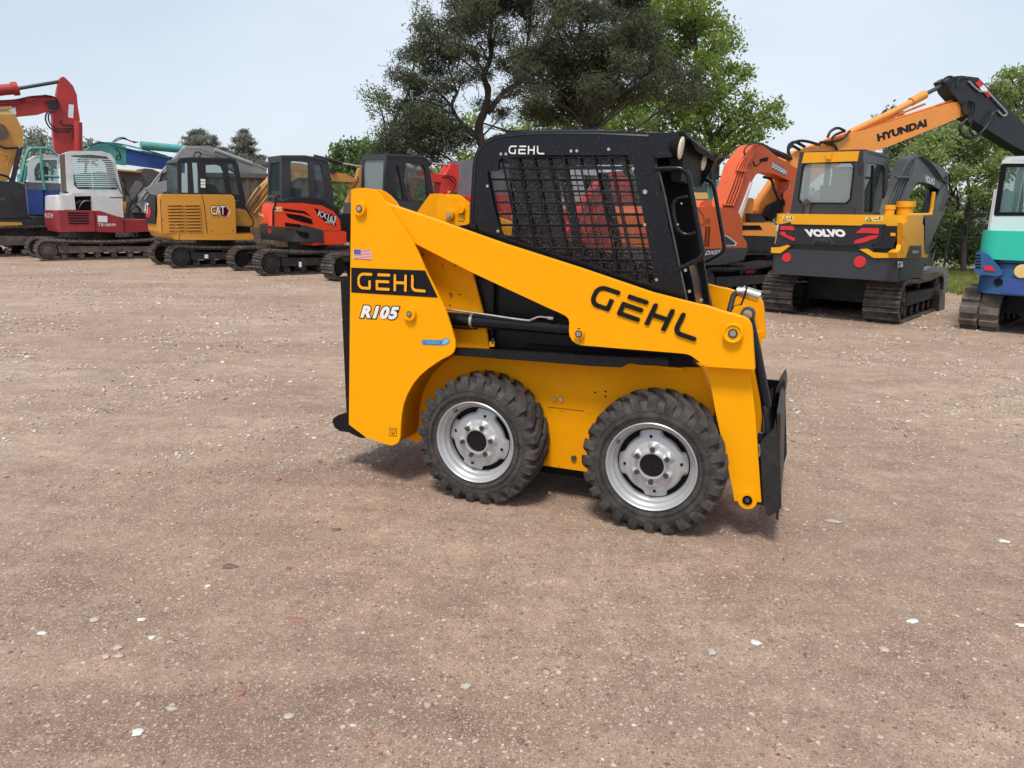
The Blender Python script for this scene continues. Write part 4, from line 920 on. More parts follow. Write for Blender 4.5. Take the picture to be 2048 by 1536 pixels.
K3.text('brand_lettering', 'Kubota', *ZC([(900, 382), (1085, 405), (902, 335)]), M['white'], BM, y=.79, off=.02)
K3.tube('cylinder_rod', ZC([(1100, 236), (1340, 258)]), .92, .024, M['steel'], seg=10)
K3.tube('cylinder', ZC([(900, 205), (1132, 240)]), .92, .05, M['under'], seg=12)
K3.tubes('hydraulic_hose', [ZC([(1280, 365), (1350, 375), (1390, 420), (1385, 480), (1340, 545), (1305, 590)]), ZC([(1260, 380), (1330, 395), (1370, 440)])], .76, .014, M['hose'], BM, sm=4)
K3.side('pivot_bracket', ZC([(1340, 545), (1400, 540), (1410, 600), (1350, 610)]), .7, .8, M['under'])
K3.side('dozer_mark', ZC([(1310, 520), (1340, 520), (1336, 560), (1308, 558)]), .785, .79, M['sticker'], par=BM)

# ---- red and white machine behind the loader cab
R1 = Mach('excavator', 'red and white excavator seen through the wire mesh of the loader cab', 'excavator', 1010, 552, 42)
under(R1, .45, -.4, 2.8, .6, 1.6, M['trackd'], M['under'], pitch=.15)
R1.side('engine_cover', [(952, 392), (1040, 388), (1110, 396), (1110, 520), (952, 520)], 0, 1.6, M['kubr'], bev=.05)
R1.side('side_cover', [(1112, 420), (1290, 410), (1290, 520), (1112, 520)], .1, 1.9, M['kubr'], bev=.03)
R1.side('rear_hood', [(962, 318), (1036, 316), (1040, 390), (962, 392)], .4, 1.7, M['greyd'], bev=.03)
R1.side('cab', [(1100, 335), (1190, 335), (1215, 345), (1225, 425), (1100, 425)], .7, 1.7, M['wht'], bev=.03)
R1.side('cab_window', [(1108, 350), (1140, 350), (1142, 395), (1110, 395)], .69, .70, M['glassl'])
R1.side('cab_window', [(1170, 350), (1195, 352), (1210, 395), (1172, 395)], .69, .70, M['inner'])
R1.side('warning_sticker', [(1023, 425), (1031, 425), (1031, 437), (1023, 437)], -.02, -.01, M['sticker'])
R1.side('boom', ZC([(1380, 610), (1522, 385), (1560, 400), (1560, 640)]), 1.9, 2.1, M['kubr'], bev=.02)
R1.side('boom', [(1130, 470), (1185, 380), (1215, 345), (1240, 342), (1262, 360), (1285, 460), (1262, 470), (1235, 390), (1222, 385), (1170, 480)], -.3, -.1, M['kubr'], bev=.02, tr=-.3)
R1.tubes('boom_pipes', [[(1150, 465), (1195, 385), (1222, 352)], [(1140, 460), (1190, 378), (1216, 350)]], -.32, .012, M['redb'])
R1.tubes('boom_pipes', [ZC([(1392, 590), (1524, 395)]), ZC([(1405, 600), (1524, 425)])], 1.87, .02, M['redb'])

# ---- left group behind
GR = Mach('excavator', 'silver grey excavator whose bent boom rises behind the amber machine', 'excavator', 330, 0, 40, xy=ground(330, 500))
BM = GR.side('boom', Z2([(-60, 860), (0, 745), (200, 490), (375, 300), (430, 242), (640, 238), (700, 262), (725, 290), (1050, 402), (1180, 455), (1180, 585), (1060, 562), (930, 505), (800, 440), (560, 345), (420, 380), (340, 440), (240, 600), (120, 740), (40, 860)]), .8, 1.1, M['grey'], bev=.03)
GR.side('boom_plate', Z2([(200, 490), (345, 390), (352, 690), (200, 690), (60, 770), (140, 660)]), .7, .8, M['greyd'], par=BM, bev=.02)
GR.tubes('boom_pipes', [Z2([(40, 740), (200, 520), (400, 275)]), Z2([(10, 720), (190, 495), (395, 262)]), Z2([(450, 262), (560, 260), (700, 330), (900, 400)]), Z2([(560, 300), (700, 345), (800, 360)])], .68, .022, M['grey'], BM)
GR.tubes('hydraulic_hose', [Z2([(210, 600), (190, 530), (240, 490), (300, 490), (330, 540), (300, 590), (250, 600), (240, 560), (290, 510)]), Z2([(190, 590), (240, 545), (310, 560), (325, 600), (270, 620)]), Z2([(500, 345), (520, 300), (570, 310), (550, 345)]), Z2([(560, 240), (600, 222), (660, 228), (690, 250)])], .6, .022, M['hose'], BM, sm=4)
GR.side('swivel', Z2([(60, 640), (110, 600), (250, 560), (255, 660), (150, 700), (90, 690)]), .5, .65, M['grey'], par=BM, bev=.02)
GR.tube('cylinder', Z2([(690, 280), (1040, 408)]), .6, .085, M['grey'], seg=14)
GR.tube('cylinder_rod', Z2([(1030, 402), (1180, 462)]), .6, .04, M['steel'], seg=10)
GR.side('body', Z2([(-260, 760), (-60, 740), (60, 770), (380, 700), (860, 720), (1100, 900), (700, 1060), (-200, 1060)]), 1.2, 3.2, M['greyd'], bev=.06)
under(GR, .5, -.8, 3.2, .7, 2.0, M['track'], M['underb'], pitch=.16)

TB = Mach('excavator', 'teal and royal blue excavator with a long low boom in the back row', 'excavator', 180, 0, 40, xy=ground(190, 492))
B1 = TB.side('boom', Z1([(640, 640), (700, 590), (780, 555), (870, 552), (970, 590), (975, 730), (900, 720), (820, 650), (760, 640)]), .9, 1.3, M['teald'], bev=.03)
TB.side('boom', Z1([(968, 606), (1100, 620), (1420, 690), (1420, 790), (1250, 760), (970, 722)]), .9, 1.3, M['blueb'], bev=.03)
TB.tube('cylinder', Z1([(1080, 578), (1500, 618)]), .8, .16, M['teald'], seg=16)
TB.tube('cylinder_rod', Z1([(1490, 618), (1560, 640)]), .8, .06, M['steel'], seg=12)
TB.tubes('boom_pipes', [Z1([(650, 620), (760, 560), (960, 575), (1280, 660)]), Z1([(820, 555), (960, 600), (1300, 675)])], .85, .028, M['teald'], B1, sm=3)
TB.tubes('hydraulic_hose', [Z1([(865, 552), (900, 525), (950, 520), (1000, 545), (1060, 555)]), Z1([(880, 550), (920, 532), (960, 530), (1040, 560)]), Z1([(890, 600), (920, 640), (925, 680), (900, 690), (898, 660), (925, 655)]), Z1([(690, 590), (740, 560), (800, 556)])], .8, .022, M['hose'], B1, sm=4)
TB.side('body', Z1([(560, 800), (760, 780), (960, 800), (1050, 900), (1050, 1200), (560, 1200)]), .9, 3.4, M['teald'], bev=.06)
under(TB, .5, -.8, 3.6, .8, 2.2, M['track'], M['underb'], pitch=.18)

RC = Mach('dipper_bucket', 'rusty brown steel bucket linkage leaning between the red and amber machines', 'excavator bucket', 255, 0, 40, xy=ground(255, 500))
RC.side('bucket_shell', Z1([(905, 760), (1080, 780), (1110, 755), (1170, 760), (1260, 800), (1300, 1000), (1100, 1180), (950, 1180), (900, 1000)]), .6, 1.6, M['rust'], bev=.04)
RC.side('linkage', Z1([(980, 950), (1050, 850), (1085, 860), (1095, 890), (1010, 1010), (975, 1010)]), .35, .45, M['greyd'], bev=.02)
RC.side('linkage', Z1([(1060, 960), (1120, 900), (1150, 920), (1070, 1010)]), .3, .4, M['grey'], bev=.02)
RC.tubes('hydraulic_hose', [Z1([(940, 830), (960, 870), (960, 920), (985, 960)]), Z1([(1000, 1080), (1040, 1040), (1080, 1080), (1060, 1140)]), Z1([(1010, 1000), (990, 1060), (985, 1130)])], .3, .04, M['hose'], sm=4)
RC.side('bucket_edge', Z1([(905, 762), (1080, 775), (1078, 788), (905, 775)]), .5, 1.6, M['catd'])

CT = Mach('steel_container', 'weathered brown steel container standing behind the amber excavator cab', 'container', 470, 0, 4, xy=atY(430, 300, 27)[:2])
bm = bmesh.new()
pa = CT.P(405, 345, 0); pb_ = CT.P(545, 355, 0)
xs_ = np.linspace(pa[0], pb_[0]+2, 60); prof = []
for i, x in enumerate(xs_): prof.append((x, .04 if (i//2) % 2 else 0))
vs = [(bm.verts.new((x, y, .0)), bm.verts.new((x, y, pa[1]-.15))) for x, y in prof]
for (a, b), (c, d) in zip(vs, vs[1:]): bm.faces.new((a, c, d, b))
add_box(bm, xs_[0], xs_[-1], .05, 2.4, 0, pa[1]-.16); add_box(bm, xs_[0]-.05, xs_[-1]+.05, -.05, 2.45, pa[1]-.15, pa[1])
finish('container_shell', bm, M['rust'], CT.root, 20)
for x in (xs_[0]-.05, xs_[-1]-.05): CT.box('corner_post', (x, x+.12, -.06, .06, 0, pa[1]-.01), M['rust'])

WB = Mach('excavator', 'blue excavator with white cab and teal handrail at the far left', 'excavator', 60, 0, 40, xy=ground(105, 503))
op = Z1([(212, 720), (235, 680), (280, 662), (450, 662), (450, 870), (215, 870)]); hl = Z1([(262, 760), (285, 720), (330, 690), (440, 690), (440, 850), (262, 850)])
C_ = WB.side('cab', op, .9, .95, M['wht'], holes=[hl], bev=.02)
WB.side('cab_side', op, 1.9, 1.95, M['wht'], tr=.9, holes=[shrink(op)], par=C_)
WB.side('roof', Z1([(225, 690), (280, 655), (450, 655), (450, 672), (285, 674)]), .9, 1.95, M['wht'], tr=.9, par=C_)
WB.side('cab_window', hl, .96, .965, M['glassd'], tr=.9, par=C_)
WB.side('seat', Z1([(330, 740), (380, 740), (385, 860), (335, 860)]), 1.2, 1.6, M['inner'], tr=.9, par=C_)
WB.side('engine_cover', Z1([(200, 860), (460, 870), (520, 885), (520, 925), (200, 915)]), .3, 2.6, M['greyd'], bev=.04)
DB = WB.side('side_door', Z1([(205, 915), (330, 918), (335, 1110), (225, 1110)]), .28, .9, M['blueb'], bev=.03)
WB.side('side_door', Z1([(340, 918), (460, 925), (455, 1110), (340, 1110)]), .3, 2.6, M['blueb'], bev=.03)
WB.tubes('handrail', [Z1([(155, 860), (175, 760), (205, 640), (230, 605), (260, 600), (380, 605), (440, 660)]), Z1([(310, 605), (322, 760), (345, 920)]), Z1([(340, 815), (455, 822)]), Z1([(200, 740), (185, 860)])], .3, .045, M['teald'], sm=3)
WB.side('toolbox', Z1([(142, 800), (195, 790), (200, 860), (150, 865)]), .3, .8, M['teald'], bev=.02)
WB.side('lower_frame', Z1([(220, 1110), (520, 1110), (520, 1180), (240, 1180)]), .3, 2.6, M['chard'])
under(WB, .5, -1.2, 2.6, .8, 2.2, M['trackd'], M['underb'], pitch=.18)

BK = Mach('excavator', 'big excavator with black engine cover and amber boom at the left edge', 'excavator', 30, 0, 40, xy=ground(10, 514))
E_ = BK.side('engine_cover', Z1([(-350, 850), (120, 855), (190, 880), (215, 1110), (250, 1150), (-350, 1150)]), .1, 2.8, M['chard'], bev=.08)
BK.patch('louvres', [rect(.02, .05+.085*k, .98, .09+.085*k) for k in range(11)], *Z1([(95, 1085), (205, 1090), (75, 915)]), M['under'], E_, y=.09)
BK.text('side_lettering', 'HX', *Z1([(-10, 1000), (40, 1003), (-10, 975)]), M['greyd'], E_, y=.085)
BK.side('lower_frame', Z1([(-350, 1150), (330, 1125), (350, 1200), (-350, 1215)]), .1, 2.8, M['under'], bev=.05)
BK.side('step_plate', Z1([(-100, 1165), (165, 1170), (175, 1190), (-100, 1205)]), .05, .1, M['catd'])
BM = BK.side('boom', Z1([(-200, 330), (120, 345), (178, 470), (178, 570), (140, 600), (60, 850), (-200, 860)]), 1.0, 1.4, M['catd'], bev=.04)
BK.cyl('boom_pivot', *Z1([(-5, 470)])[0], .9, 1.0, .22, M['rust'], BM)
BK.side('boom_cylinder', Z1([(135, 600), (178, 590), (115, 860), (78, 860)]), .8, .95, M['under'], bev=.03)
BK.tubes('hydraulic_hose', [Z1([(-20, 570), (40, 600), (140, 595)]), Z1([(-20, 800), (60, 820), (80, 860)])], .9, .03, M['hose'], BM, sm=3)
BK.tubes('handrail', [Z1([(-10, 640), (60, 655), (75, 670), (50, 760)])], .8, .018, M['catd'])
track(BK, 0, .6, -2.4, 2.2, .9, M['track'], M['underb'], pitch=.2); track(BK, 2.2, .6, -2.4, 2.2, .9, M['track'], M['underb'], pitch=.2, near=False)
BK.box('undercarriage_frame', (-1.5, 1.3, .5, 2.3, .35, .95), M['underb'])

RD = Mach('excavator', 'tall red excavator boom and dipper arm towering at the left edge', 'excavator', 100, 0, 40, xy=ground(60, 490))
BM = RD.side('boom', Z1([(-400, 330), (-10, 245), (120, 235), (260, 208), (390, 200), (430, 215), (455, 260), (420, 300), (300, 338), (130, 355), (-10, 380), (-400, 560)]), .9, 1.3, M['redb'], bev=.04)
ARM = RD.side('dipper_arm', Z1([(455, 80), (465, 58), (485, 50), (505, 62), (560, 120), (590, 190), (598, 280), (615, 385), (600, 420), (575, 440), (565, 560), (562, 640), (420, 645), (410, 480), (400, 330), (430, 220), (440, 150)]), .8, 1.2, M['redb'], bev=.04)
RD.tube('bucket_cylinder', Z1([(596, 400), (598, 520), (600, 640)]), .75, .16, M['redb'], seg=14)
RD.tube('boom_cylinder', Z1([(-300, 190), (-30, 160), (30, 152), (130, 145)]), .9, .19, M['redb'], seg=14)
RD.tube('cylinder_head', Z1([(95, 146), (138, 142)]), .9, .24, M['redb'], seg=14)
RD.tube('cylinder_rod', Z1([(130, 144), (460, 88)]), .9, .065, M['dsteel'], seg=12)
RD.decal('worn_sticker', Z1([(528, 262), (568, 268), (562, 372), (522, 362)]), M['paper'], ARM, y=.79)
RD.decal('yellow_panel', Z1([(-60, 288), (90, 276), (100, 342), (-60, 358)]), M['sticker'], BM, y=.89)
RD.decal('white_panel', Z1([(80, 295), (118, 285), (126, 340), (100, 342)]), M['paper'], BM, y=.885)
RD.text('company_lettering', 'VAMAC', *Z1([(-20, 325), (72, 318), (-18, 300)]), M['rust'], BM, y=.882)
RD.tubes('hydraulic_hose', [Z1([(400, 310), (360, 330), (350, 380), (380, 440), (440, 470), (520, 468), (575, 440)]), Z1([(410, 310), (375, 340), (375, 390), (400, 430), (450, 450), (560, 440)]), Z1([(-20, 238), (120, 230), (240, 205), (380, 200), (440, 230), (450, 290)]), Z1([(300, 205), (350, 195), (400, 210)]), Z1([(470, 380), (480, 420), (570, 430), (570, 480), (560, 520)])], .7, .03, M['hose'], BM, sm=4)
RD.tubes('boom_pipes', [Z1([(-20, 250), (120, 242), (250, 212), (400, 205)]), Z1([(-20, 262), (130, 255), (270, 225)])], .85, .03, M['redb'], BM)
RD.side('hose_block', Z1([(350, 240), (440, 225), (455, 290), (400, 315), (380, 285)]), .72, .8, M['hose'], par=BM, bev=.02)
RD.box('body', (-3.2, .3, .3, 2.8, .9, 2.0), M['redb']); under(RD, .6, -3.8, .6, .9, 2.3, M['track'], M['underb'], pitch=.2)

# ---- right-hand group
V = Mach('excavator', 'yellow and charcoal excavator seen from behind with red tail lights', 'excavator', 1800, 649, 49)
VW = 1.95
track(V, 0, .47, -.18, 2.55, .60, M['track'], M['under'], pitch=.13); track(V, VW-.47, .47, -.18, 2.55, .60, M['track'], M['under'], pitch=.13, near=False)
V.box('undercarriage_frame', (.6, 2.2, .4, VW-.4, .2, .62), M['under'], bev=.05)
bm = bmesh.new(); add_tube(bm, [(.9, .3, .28), (.9, 1.4, .28)], .05, 12); finish('axle', bm, M['dsteel'], V.root)
XR = -.42                                          # rear plane of the upper structure
q = lambda a, b: V.Q(*Z5([(a, b)])[0], XR)
yl = q(80, 900)[0]; yr = V.P(*Z5([(1050, 1000)])[0], -.15)
YN = q(1060, 980)[0]; 
# near side plane of the upper structure
YS = YN-.02
def vband(nm, z0, z1, x1, m, ex=0, bev=.03, y0=None, y1=None, r=.13):
    return V.plan(nm, rnd([(XR-ex, (YS if y0 is None else y0)-ex), (x1, (YS if y0 is None else y0)-ex), (x1, (yl if y1 is None else y1)+ex), (XR-ex, (yl if y1 is None else y1)+ex)], r, 6), z0, z1, m, bev=bev)
zt = q(500, 570)[1]; z1_ = q(500, 652)[1]; z2_ = q(500, 838)[1]; z3_ = q(500, 1052)[1]
xf_ = V.P(*Z5([(1285, 900)])[0], YS)[0]; xe_ = V.P(*Z5([(1262, 640)])[0], YS)[0]
print('volvo', YS, yl, zt, z1_, z2_, z3_, xf_, xe_)
SKT = vband('counterweight', z3_, z2_-.02, xf_, M['char'], .0, .06)
MID = vband('rear_panel', z2_-.03, z1_+.02, .2, M['chard'], -.03, .02)
vband('engine_cover', z2_-.02, zt-.02, xe_, M['vyel'], -.045, .02, r=.1)
TOP = vband('top_cover', z1_, zt, xe_, M['vyel'], .0, .04)
e = XR-.006
rs = lambda nm, pts, a, b, m, par=None, bev=.0, holes=(): V.rear(nm, Z5(pts), XR+a, XR+b, m, par or V.root, [Z5(h) for h in holes], bev, 0, XR)
rs('rear_skin', [(150, 650), (235, 630), (240, 652), (300, 668), (755, 670), (800, 645), (965, 648), (1000, 690), (960, 790), (870, 850), (780, 838), (760, 812), (240, 800), (165, 820), (120, 810)], -.02, .05, M['chard'], MID, .012)
rs('yellow_strip', [(92, 825), (160, 822), (215, 806), (238, 812), (165, 868), (92, 866)], -.035, .05, M['vyel'], MID, .008)
rs('yellow_strip', [(768, 838), (830, 834), (875, 862), (960, 868), (1060, 866), (1060, 905), (880, 905)], -.035, .05, M['vyel'], MID, .008)
V.side('yellow_strip', Z5([(1050, 864), (1085, 840), (1260, 872), (1290, 885), (1285, 902), (1055, 906)]), YS-.006, YS+.1, M['vyel'], par=MID, bev=.005)
rs('handle_recess', [(395, 800), (430, 752), (545, 752), (585, 800), (560, 800), (535, 770), (440, 770), (415, 800)], -.025, -.02, M['char'], MID)
rs('boot_handle', [(430, 768), (540, 770), (536, 786), (432, 784)], -.045, -.02, M['under'], MID, .008)
for P_ in ([(162, 660), (258, 662), (274, 692), (162, 690)], [(160, 705), (195, 704), (210, 730), (274, 752), (272, 774), (245, 768), (160, 725)], [(745, 708), (788, 676), (918, 678), (916, 722), (838, 714), (748, 714)], [(726, 796), (736, 770), (850, 735), (918, 728), (900, 752), (790, 790)]):
    rs('tail_light', P_, -.032, -.01, M['red'], MID, .004)
rs('tail_light_insert', [(212, 700), (262, 700), (272, 740), (215, 728)], -.024, -.01, M['under'], MID)
V.text('brand_lettering', 'VOLVO', *Z5([(362, 738), (655, 740), (350, 690)]), M['white'], MID, x=XR-.026, off=.07)
V.text('brand_lettering', 'VOLVO', *Z5([(362, 738), (655, 740), (350, 690)]), M['white'], MID, x=XR-.0265, off=.02)
for (a, b, r) in ((205, 902, .065), (768, 934, .078)):
    y_, z_ = V.Q(*Z5([(a, b)])[0], XR-.006); bm = bmesh.new(); add_cyl(bm, (XR-.012, y_, z_), (1, 0, 0), r, .02, 28); finish('red_reflector', bm, M['red'], SKT)
for a, b, wd_ in ((170, 584, 88), (808, 588, 135)):
    V.decal('warning_sticker', Z5([(a, b), (a+wd_, b), (a+wd_, b+36), (a, b+38)]), M['sticker'], TOP, x=XR-.003)
    V.patch('warning_marks', [[(.05, .1), (.4, .1), (.22, .9), (.20, .75), (.32, .2), (.12, .2), (.20, .75), (.22, .9)], rect(.5, .4, .75, .5), rect(.8, .25, .86, .9)], *Z5([(a, b+38), (a+wd_, b+36), (a, b)]), M['decblack'], TOP, x=XR-.005)
GRL = V.side('side_vent', Z5([(955, 660), (1055, 655), (1085, 665), (1075, 780), (1040, 862), (1000, 842), (862, 838), (880, 790), (950, 770)]), YS-.0, YS+.03, M['under'], bev=.004) if False else rs('side_vent', [(945, 662), (1062, 660), (1045, 790), (1020, 842), (870, 838), (868, 800), (935, 780)], -.03, .03, M['inner'], MID, .006)
bm = bmesh.new()
for k in range(17):
    p0 = V.Q(*Z5([(870+k*11-max(0, 0), 835 if k < 14 else 800)])[0], XR-.034); p1 = V.Q(*Z5([(955+min(k, 9)*11, 668+max(0, k-9)*16)])[0], XR-.034)
    if k < 15: add_tube(bm, [(XR-.034, *p0), (XR-.034, *p1)], .004, 4)
for k in range(12):
    p0 = V.Q(*Z5([(948-(k > 7)*(k-7)*18, 672+k*14)])[0], XR-.036); p1 = V.Q(*Z5([(1058-k*2.5, 672+k*14)])[0], XR-.036); add_tube(bm, [(XR-.036, *p0), (XR-.036, *p1)], .004, 4)
finish('vent_mesh', bm, M['char'], GRL)
rs('vent_badge', [(1010, 712), (1048, 714), (1048, 738), (1010, 736)], -.05, -.036, M['vyel'], GRL)
sd_ = V.side('side_door', Z5([(1090, 636), (1240, 636), (1258, 655), (1262, 874), (1066, 872), (1088, 800)]), YS-.004, YS+.05, M['vyel'], bev=.012)
V.decal('side_badge_panel', Z5([(1152, 812), (1240, 812), (1240, 900), (1122, 903)]), M['green'], sd_, y=YS-.012)
V.text('model_lettering', 'VOLVO', *Z5([(1170, 870), (1216, 870), (1170, 850)]), M['paper'], sd_, y=YS-.016, off=.02)
V.decal('white_sticker', Z5([(1058, 935), (1096, 933), (1097, 975), (1059, 978)]), M['paper'], SKT, y=YS-.003)
V.text('sticker_lettering', '87', *Z5([(1064, 972), (1092, 970), (1064, 942)]), M['decblack'], SKT, y=YS-.006, off=.03)
V.side('door_hinge', Z5([(1100, 650), (1128, 650), (1124, 735), (1098, 735)]), YS-.02, YS+.0, M['vyel'], bev=.006, par=sd_)
V.side('door_hinge', Z5([(1096, 765), (1110, 765), (1108, 850), (1094, 850)]), YS-.02, YS+.0, M['vyel'], bev=.004, par=sd_)
for (a, b, r, h_) in ((1108, 545, .13, .20), (992, 545, .07, .14)):
    u, v = V.P(*Z5([(a, 580)])[0], YS+.3); bm = bmesh.new(); add_cyl(bm, (u, YS+.3, v-.15), (0, 0, 1), r*.85, .15+h_*.6, 24); add_cyl(bm, (u, YS+.3, v+h_*.6), (0, 0, 1), r, h_*.4, 24); bevel(bm, .01, 2, 50); finish('air_filter_cap', bm, M['vyel'], TOP)
V.tube('mirror_arm', Z5([(1140, 578), (1290, 575), (1312, 560), (1325, 480), (1335, 400)]), YS+.05, .028, M['vyel'], TOP, sm=3)
# cab
XC = XR+.28
YC = V.Q(*Z5([(780, 300)])[0], XC)[0]; YL = V.Q(*Z5([(265, 300)])[0], XC)[0]
rc = lambda nm, pts, a, b, m, par=None, bev=.0, holes=(), rr=0: V.rear(nm, Z5(pts), XC+a, XC+b, m, par or V.root, [Z5(h) for h in holes], bev, rr, XC)
hw = [(335, 205), (360, 180), (700, 178), (718, 205), (690, 450), (660, 482), (325, 478), (300, 450)]
CB = rc('cab', [(298, 140), (318, 120), (345, 92), (765, 86), (800, 92), (790, 580), (720, 600), (230, 600), (232, 560), (270, 320)], 0, .05, M['char'], None, .012, [hw])
rc('cab_top_panel', [(342, 96), (765, 86), (752, 162), (322, 178)], -.012, .0, M['vyel'], CB, .004)
rc('lamp_bracket', [(515, 95), (560, 92), (552, 150), (518, 145)], -.05, -.012, M['vyel'], CB, .006)
rc('window_rubber', [(325, 200), (355, 172), (706, 170), (728, 202), (700, 455), (668, 490), (320, 486), (292, 455)], -.010, .0, M['inner'], CB, 0, [hw])
rc('rear_window', hw, .02, .025, M['glassl'], CB)
rc('lower_ledge', [(236, 545), (300, 515), (720, 525), (728, 575), (232, 575)], -.03, .0, M['char'], CB, .008)
sp_ = [(795, 88), (830, 85), (955, 118), (978, 140), (985, 175), (985, 330), (965, 480), (950, 575), (780, 580), (775, 400)]
so_ = [(822, 190), (850, 178), (945, 195), (962, 225), (960, 420), (942, 556), (785, 552), (800, 350)]
SDp = V.side('cab_side', Z5(sp_), YC, YC+.05, M['char'], par=CB, holes=[Z5(so_)], bev=.01)
V.side('side_window', Z5(so_), YC+.02, YC+.025, M['glassd'], tr=YC, par=CB)
V.side('window_divider', Z5([(872, 195), (880, 195), (868, 556), (856, 556)]), YC+.005, YC+.02, M['inner'], tr=YC, par=CB)
xF = V.P(*Z5([(985, 300)])[0], YC)[0]
zR = V.Q(*Z5([(500, 100)])[0], XC)[1]
V.plan('roof', [(XC, YC), (xF, YC), (xF, YL), (XC, YL)], zR-.03, zR+.03, M['char'], CB, bev=.025, rr=.12)
V.box('cab_floor', (XC, xF, YC+.05, YL-.05, zt-.05, zt+.0), M['inner'], CB)
V.box('front_post', (xF-.07, xF, YL-.07, YL, zt, zR), M['char'], CB)
V.box('front_post', (xF-.07, xF, YC+.05, YC+.12, zt, zR), M['char'], CB)
V.box('cab_side', (XC+.4, XC+.47, YL-.06, YL, zt, zR), M['char'], CB)
bm = bmesh.new(); add_box(bm, XC+.45, XC+.60, (YC+YL)/2-.30, (YC+YL)/2+.24, zt+.05, zt+.42); bevel(bm, .07, 3); 
bb = bmesh.new(); finish('seat', bm, M['chard'], CB)
V.box('head_rest', (XC+.48, XC+.58, (YC+YL)/2-.17, (YC+YL)/2+.1, zt+.40, zt+.68), M['chard'], CB, .05); bb.free()
bm = bmesh.new(); add_tube(bm, smooth_path([(XC-.05, YL-.25, zt-.02), (XC-.05, YL-.25, zt+.12), (XC-.10, YL-.22, zt+.18)], 4), .045, 14); finish('exhaust_pipe', bm, M['dsteel'], V.root)
# boom and stick
YB = YS+.55
BM = V.side('boom', Z5([(990, 620), (1040, 440), (1100, 260), (1135, 165), (1172, 128), (1235, 118), (1265, 140), (1330, 190), (1445, 265), (1440, 300), (1425, 345), (1385, 385), (1320, 345), (1250, 322), (1205, 325), (1180, 360), (1090, 580), (1060, 700)]), YB, YB+.17, M['green'], bev=.02)
V.tubes('boom_pipes', [Z5([(975+k*22, 560), (1040+k*22, 380), (1095+k*20, 250), (1140+k*13, 155+abs(k-2)*4), (1190+k*8, 122)]) for k in range(4)], YB-.035, .022, M['char'], BM, sm=2)
V.tube('pipe_clamp', Z5([(1040, 285), (1150, 288)]), YB-.05, .018, M['char'], BM)
V.tube('cylinder', Z5([(1255, 165), (1350, 215), (1380, 235)]), YB+.1, .06, M['char'], seg=12); V.tube('cylinder_rod', Z5([(1375, 232), (1440, 262)]), YB+.1, .03, M['dsteel'], seg=10)
V.text('brand_lettering', 'VOLVO', *Z5([(1268, 318), (1338, 345), (1272, 272)]), M['paper'], BM, y=YB-.003, off=.05)
STK = V.side('stick', Z5([(1385, 375), (1412, 290), (1448, 262), (1446, 380), (1415, 560), (1375, 640), (1320, 760), (1300, 870), (1265, 865), (1270, 760), (1268, 600), (1290, 590), (1335, 560), (1350, 470)]), YB, YB+.2, M['green'], bev=.015)
V.tubes('hydraulic_hose', [Z5([(1240, 125), (1300, 185), (1380, 290), (1420, 320), (1452, 330)]), Z5([(1452, 260), (1455, 380), (1420, 500), (1400, 540)]), Z5([(1300, 860), (1340, 790), (1345, 840), (1320, 930)]), Z5([(1260, 130), (1330, 200), (1400, 300)])], YB-.03, .014, M['hose'], STK, sm=4)
V.side('bucket', Z5([(1200, 1060), (1290, 985), (1330, 972), (1420, 975), (1446, 1000), (1440, 1130), (1400, 1240), (1385, 1265), (1365, 1260), (1290, 1200), (1200, 1100)]), YB-.25, YB+.6, M['greyd'], bev=.02)
V.side('linkage', Z5([(1268, 860), (1310, 870), (1340, 980), (1290, 1000), (1262, 930)]), YB, YB+.15, M['chard'], bev=.01)
DZ = V.side('dozer_blade', Z5([(1355, 1185), (1395, 1180), (1392, 1300), (1375, 1330), (1345, 1325)]), -.05, VW+.05, M['char'], bev=.01, tr=.0)
V.side('blade_arm', Z5([(1100, 1150), (1300, 1170), (1350, 1200), (1340, 1300), (1270, 1260), (1100, 1220)]), .45, .6, M['under'], bev=.01, tr=.45)

# orange excavator behind it
D = Mach('excavator', 'burnt orange excavator with folded red orange boom right of the loader cab', 'excavator', 1420, 603, 45)
under(D, .45, -.3, 2.8, .58, 1.5, M['trackd'], M['under'], pitch=.14)
U_ = D.side('engine_cover', Z4([(60, 640), (125, 592), (200, 585), (400, 600), (440, 620), (460, 650), (478, 740), (480, 815), (512, 862), (516, 902), (190, 915), (60, 915)]), .0, 1.7, M['doo'], bev=.05, plan=.3, far=False)
D.side('hood_bump', Z4([(140, 590), (155, 560), (190, 540), (240, 542), (250, 590)]), .4, 1.0, M['doo'], bev=.04)
S_ = D.side('skirt', Z4([(60, 918), (518, 903), (516, 930), (488, 1000), (300, 1035), (60, 1045)]), -.01, 1.7, M['char'], bev=.03, plan=.3, far=False)
D.decal('rear_panel', Z4([(325, 802), (370, 815), (440, 868), (425, 892), (330, 890)]), M['paper'], U_, y=-.006)
D.decal('rear_panel', Z4([(330, 808), (365, 822), (425, 868), (415, 880), (330, 880)]), M['char'], U_, y=-.010)
for i in range(2):
    for k in range(9): D.decal('vent_slot', Z4([(196+i*22-k*1, 742+k*17), (212+i*22-k*1, 746+k*17), (210+i*22-k*1, 756+k*17), (194+i*22-k*1, 752+k*17)]), M['inner'], U_, y=-.006)
D.patch('vent_slot', [rect(0, .1+.17*k, .8, .17+.17*k) for k in range(5)], *Z4([(198, 718), (238, 722), (200, 670)]), M['rust'], U_, y=-.006)
D.tube('panel_seam', Z4([(130, 592), (178, 650), (190, 720), (150, 730)]), -.002, .006, M['rust'], U_)
D.text('model_lettering', 'DX55', *Z4([(192, 960), (305, 950), (200, 930)]), M['paper'], S_, y=-.018, off=.03, shear=.25)
YB = .75
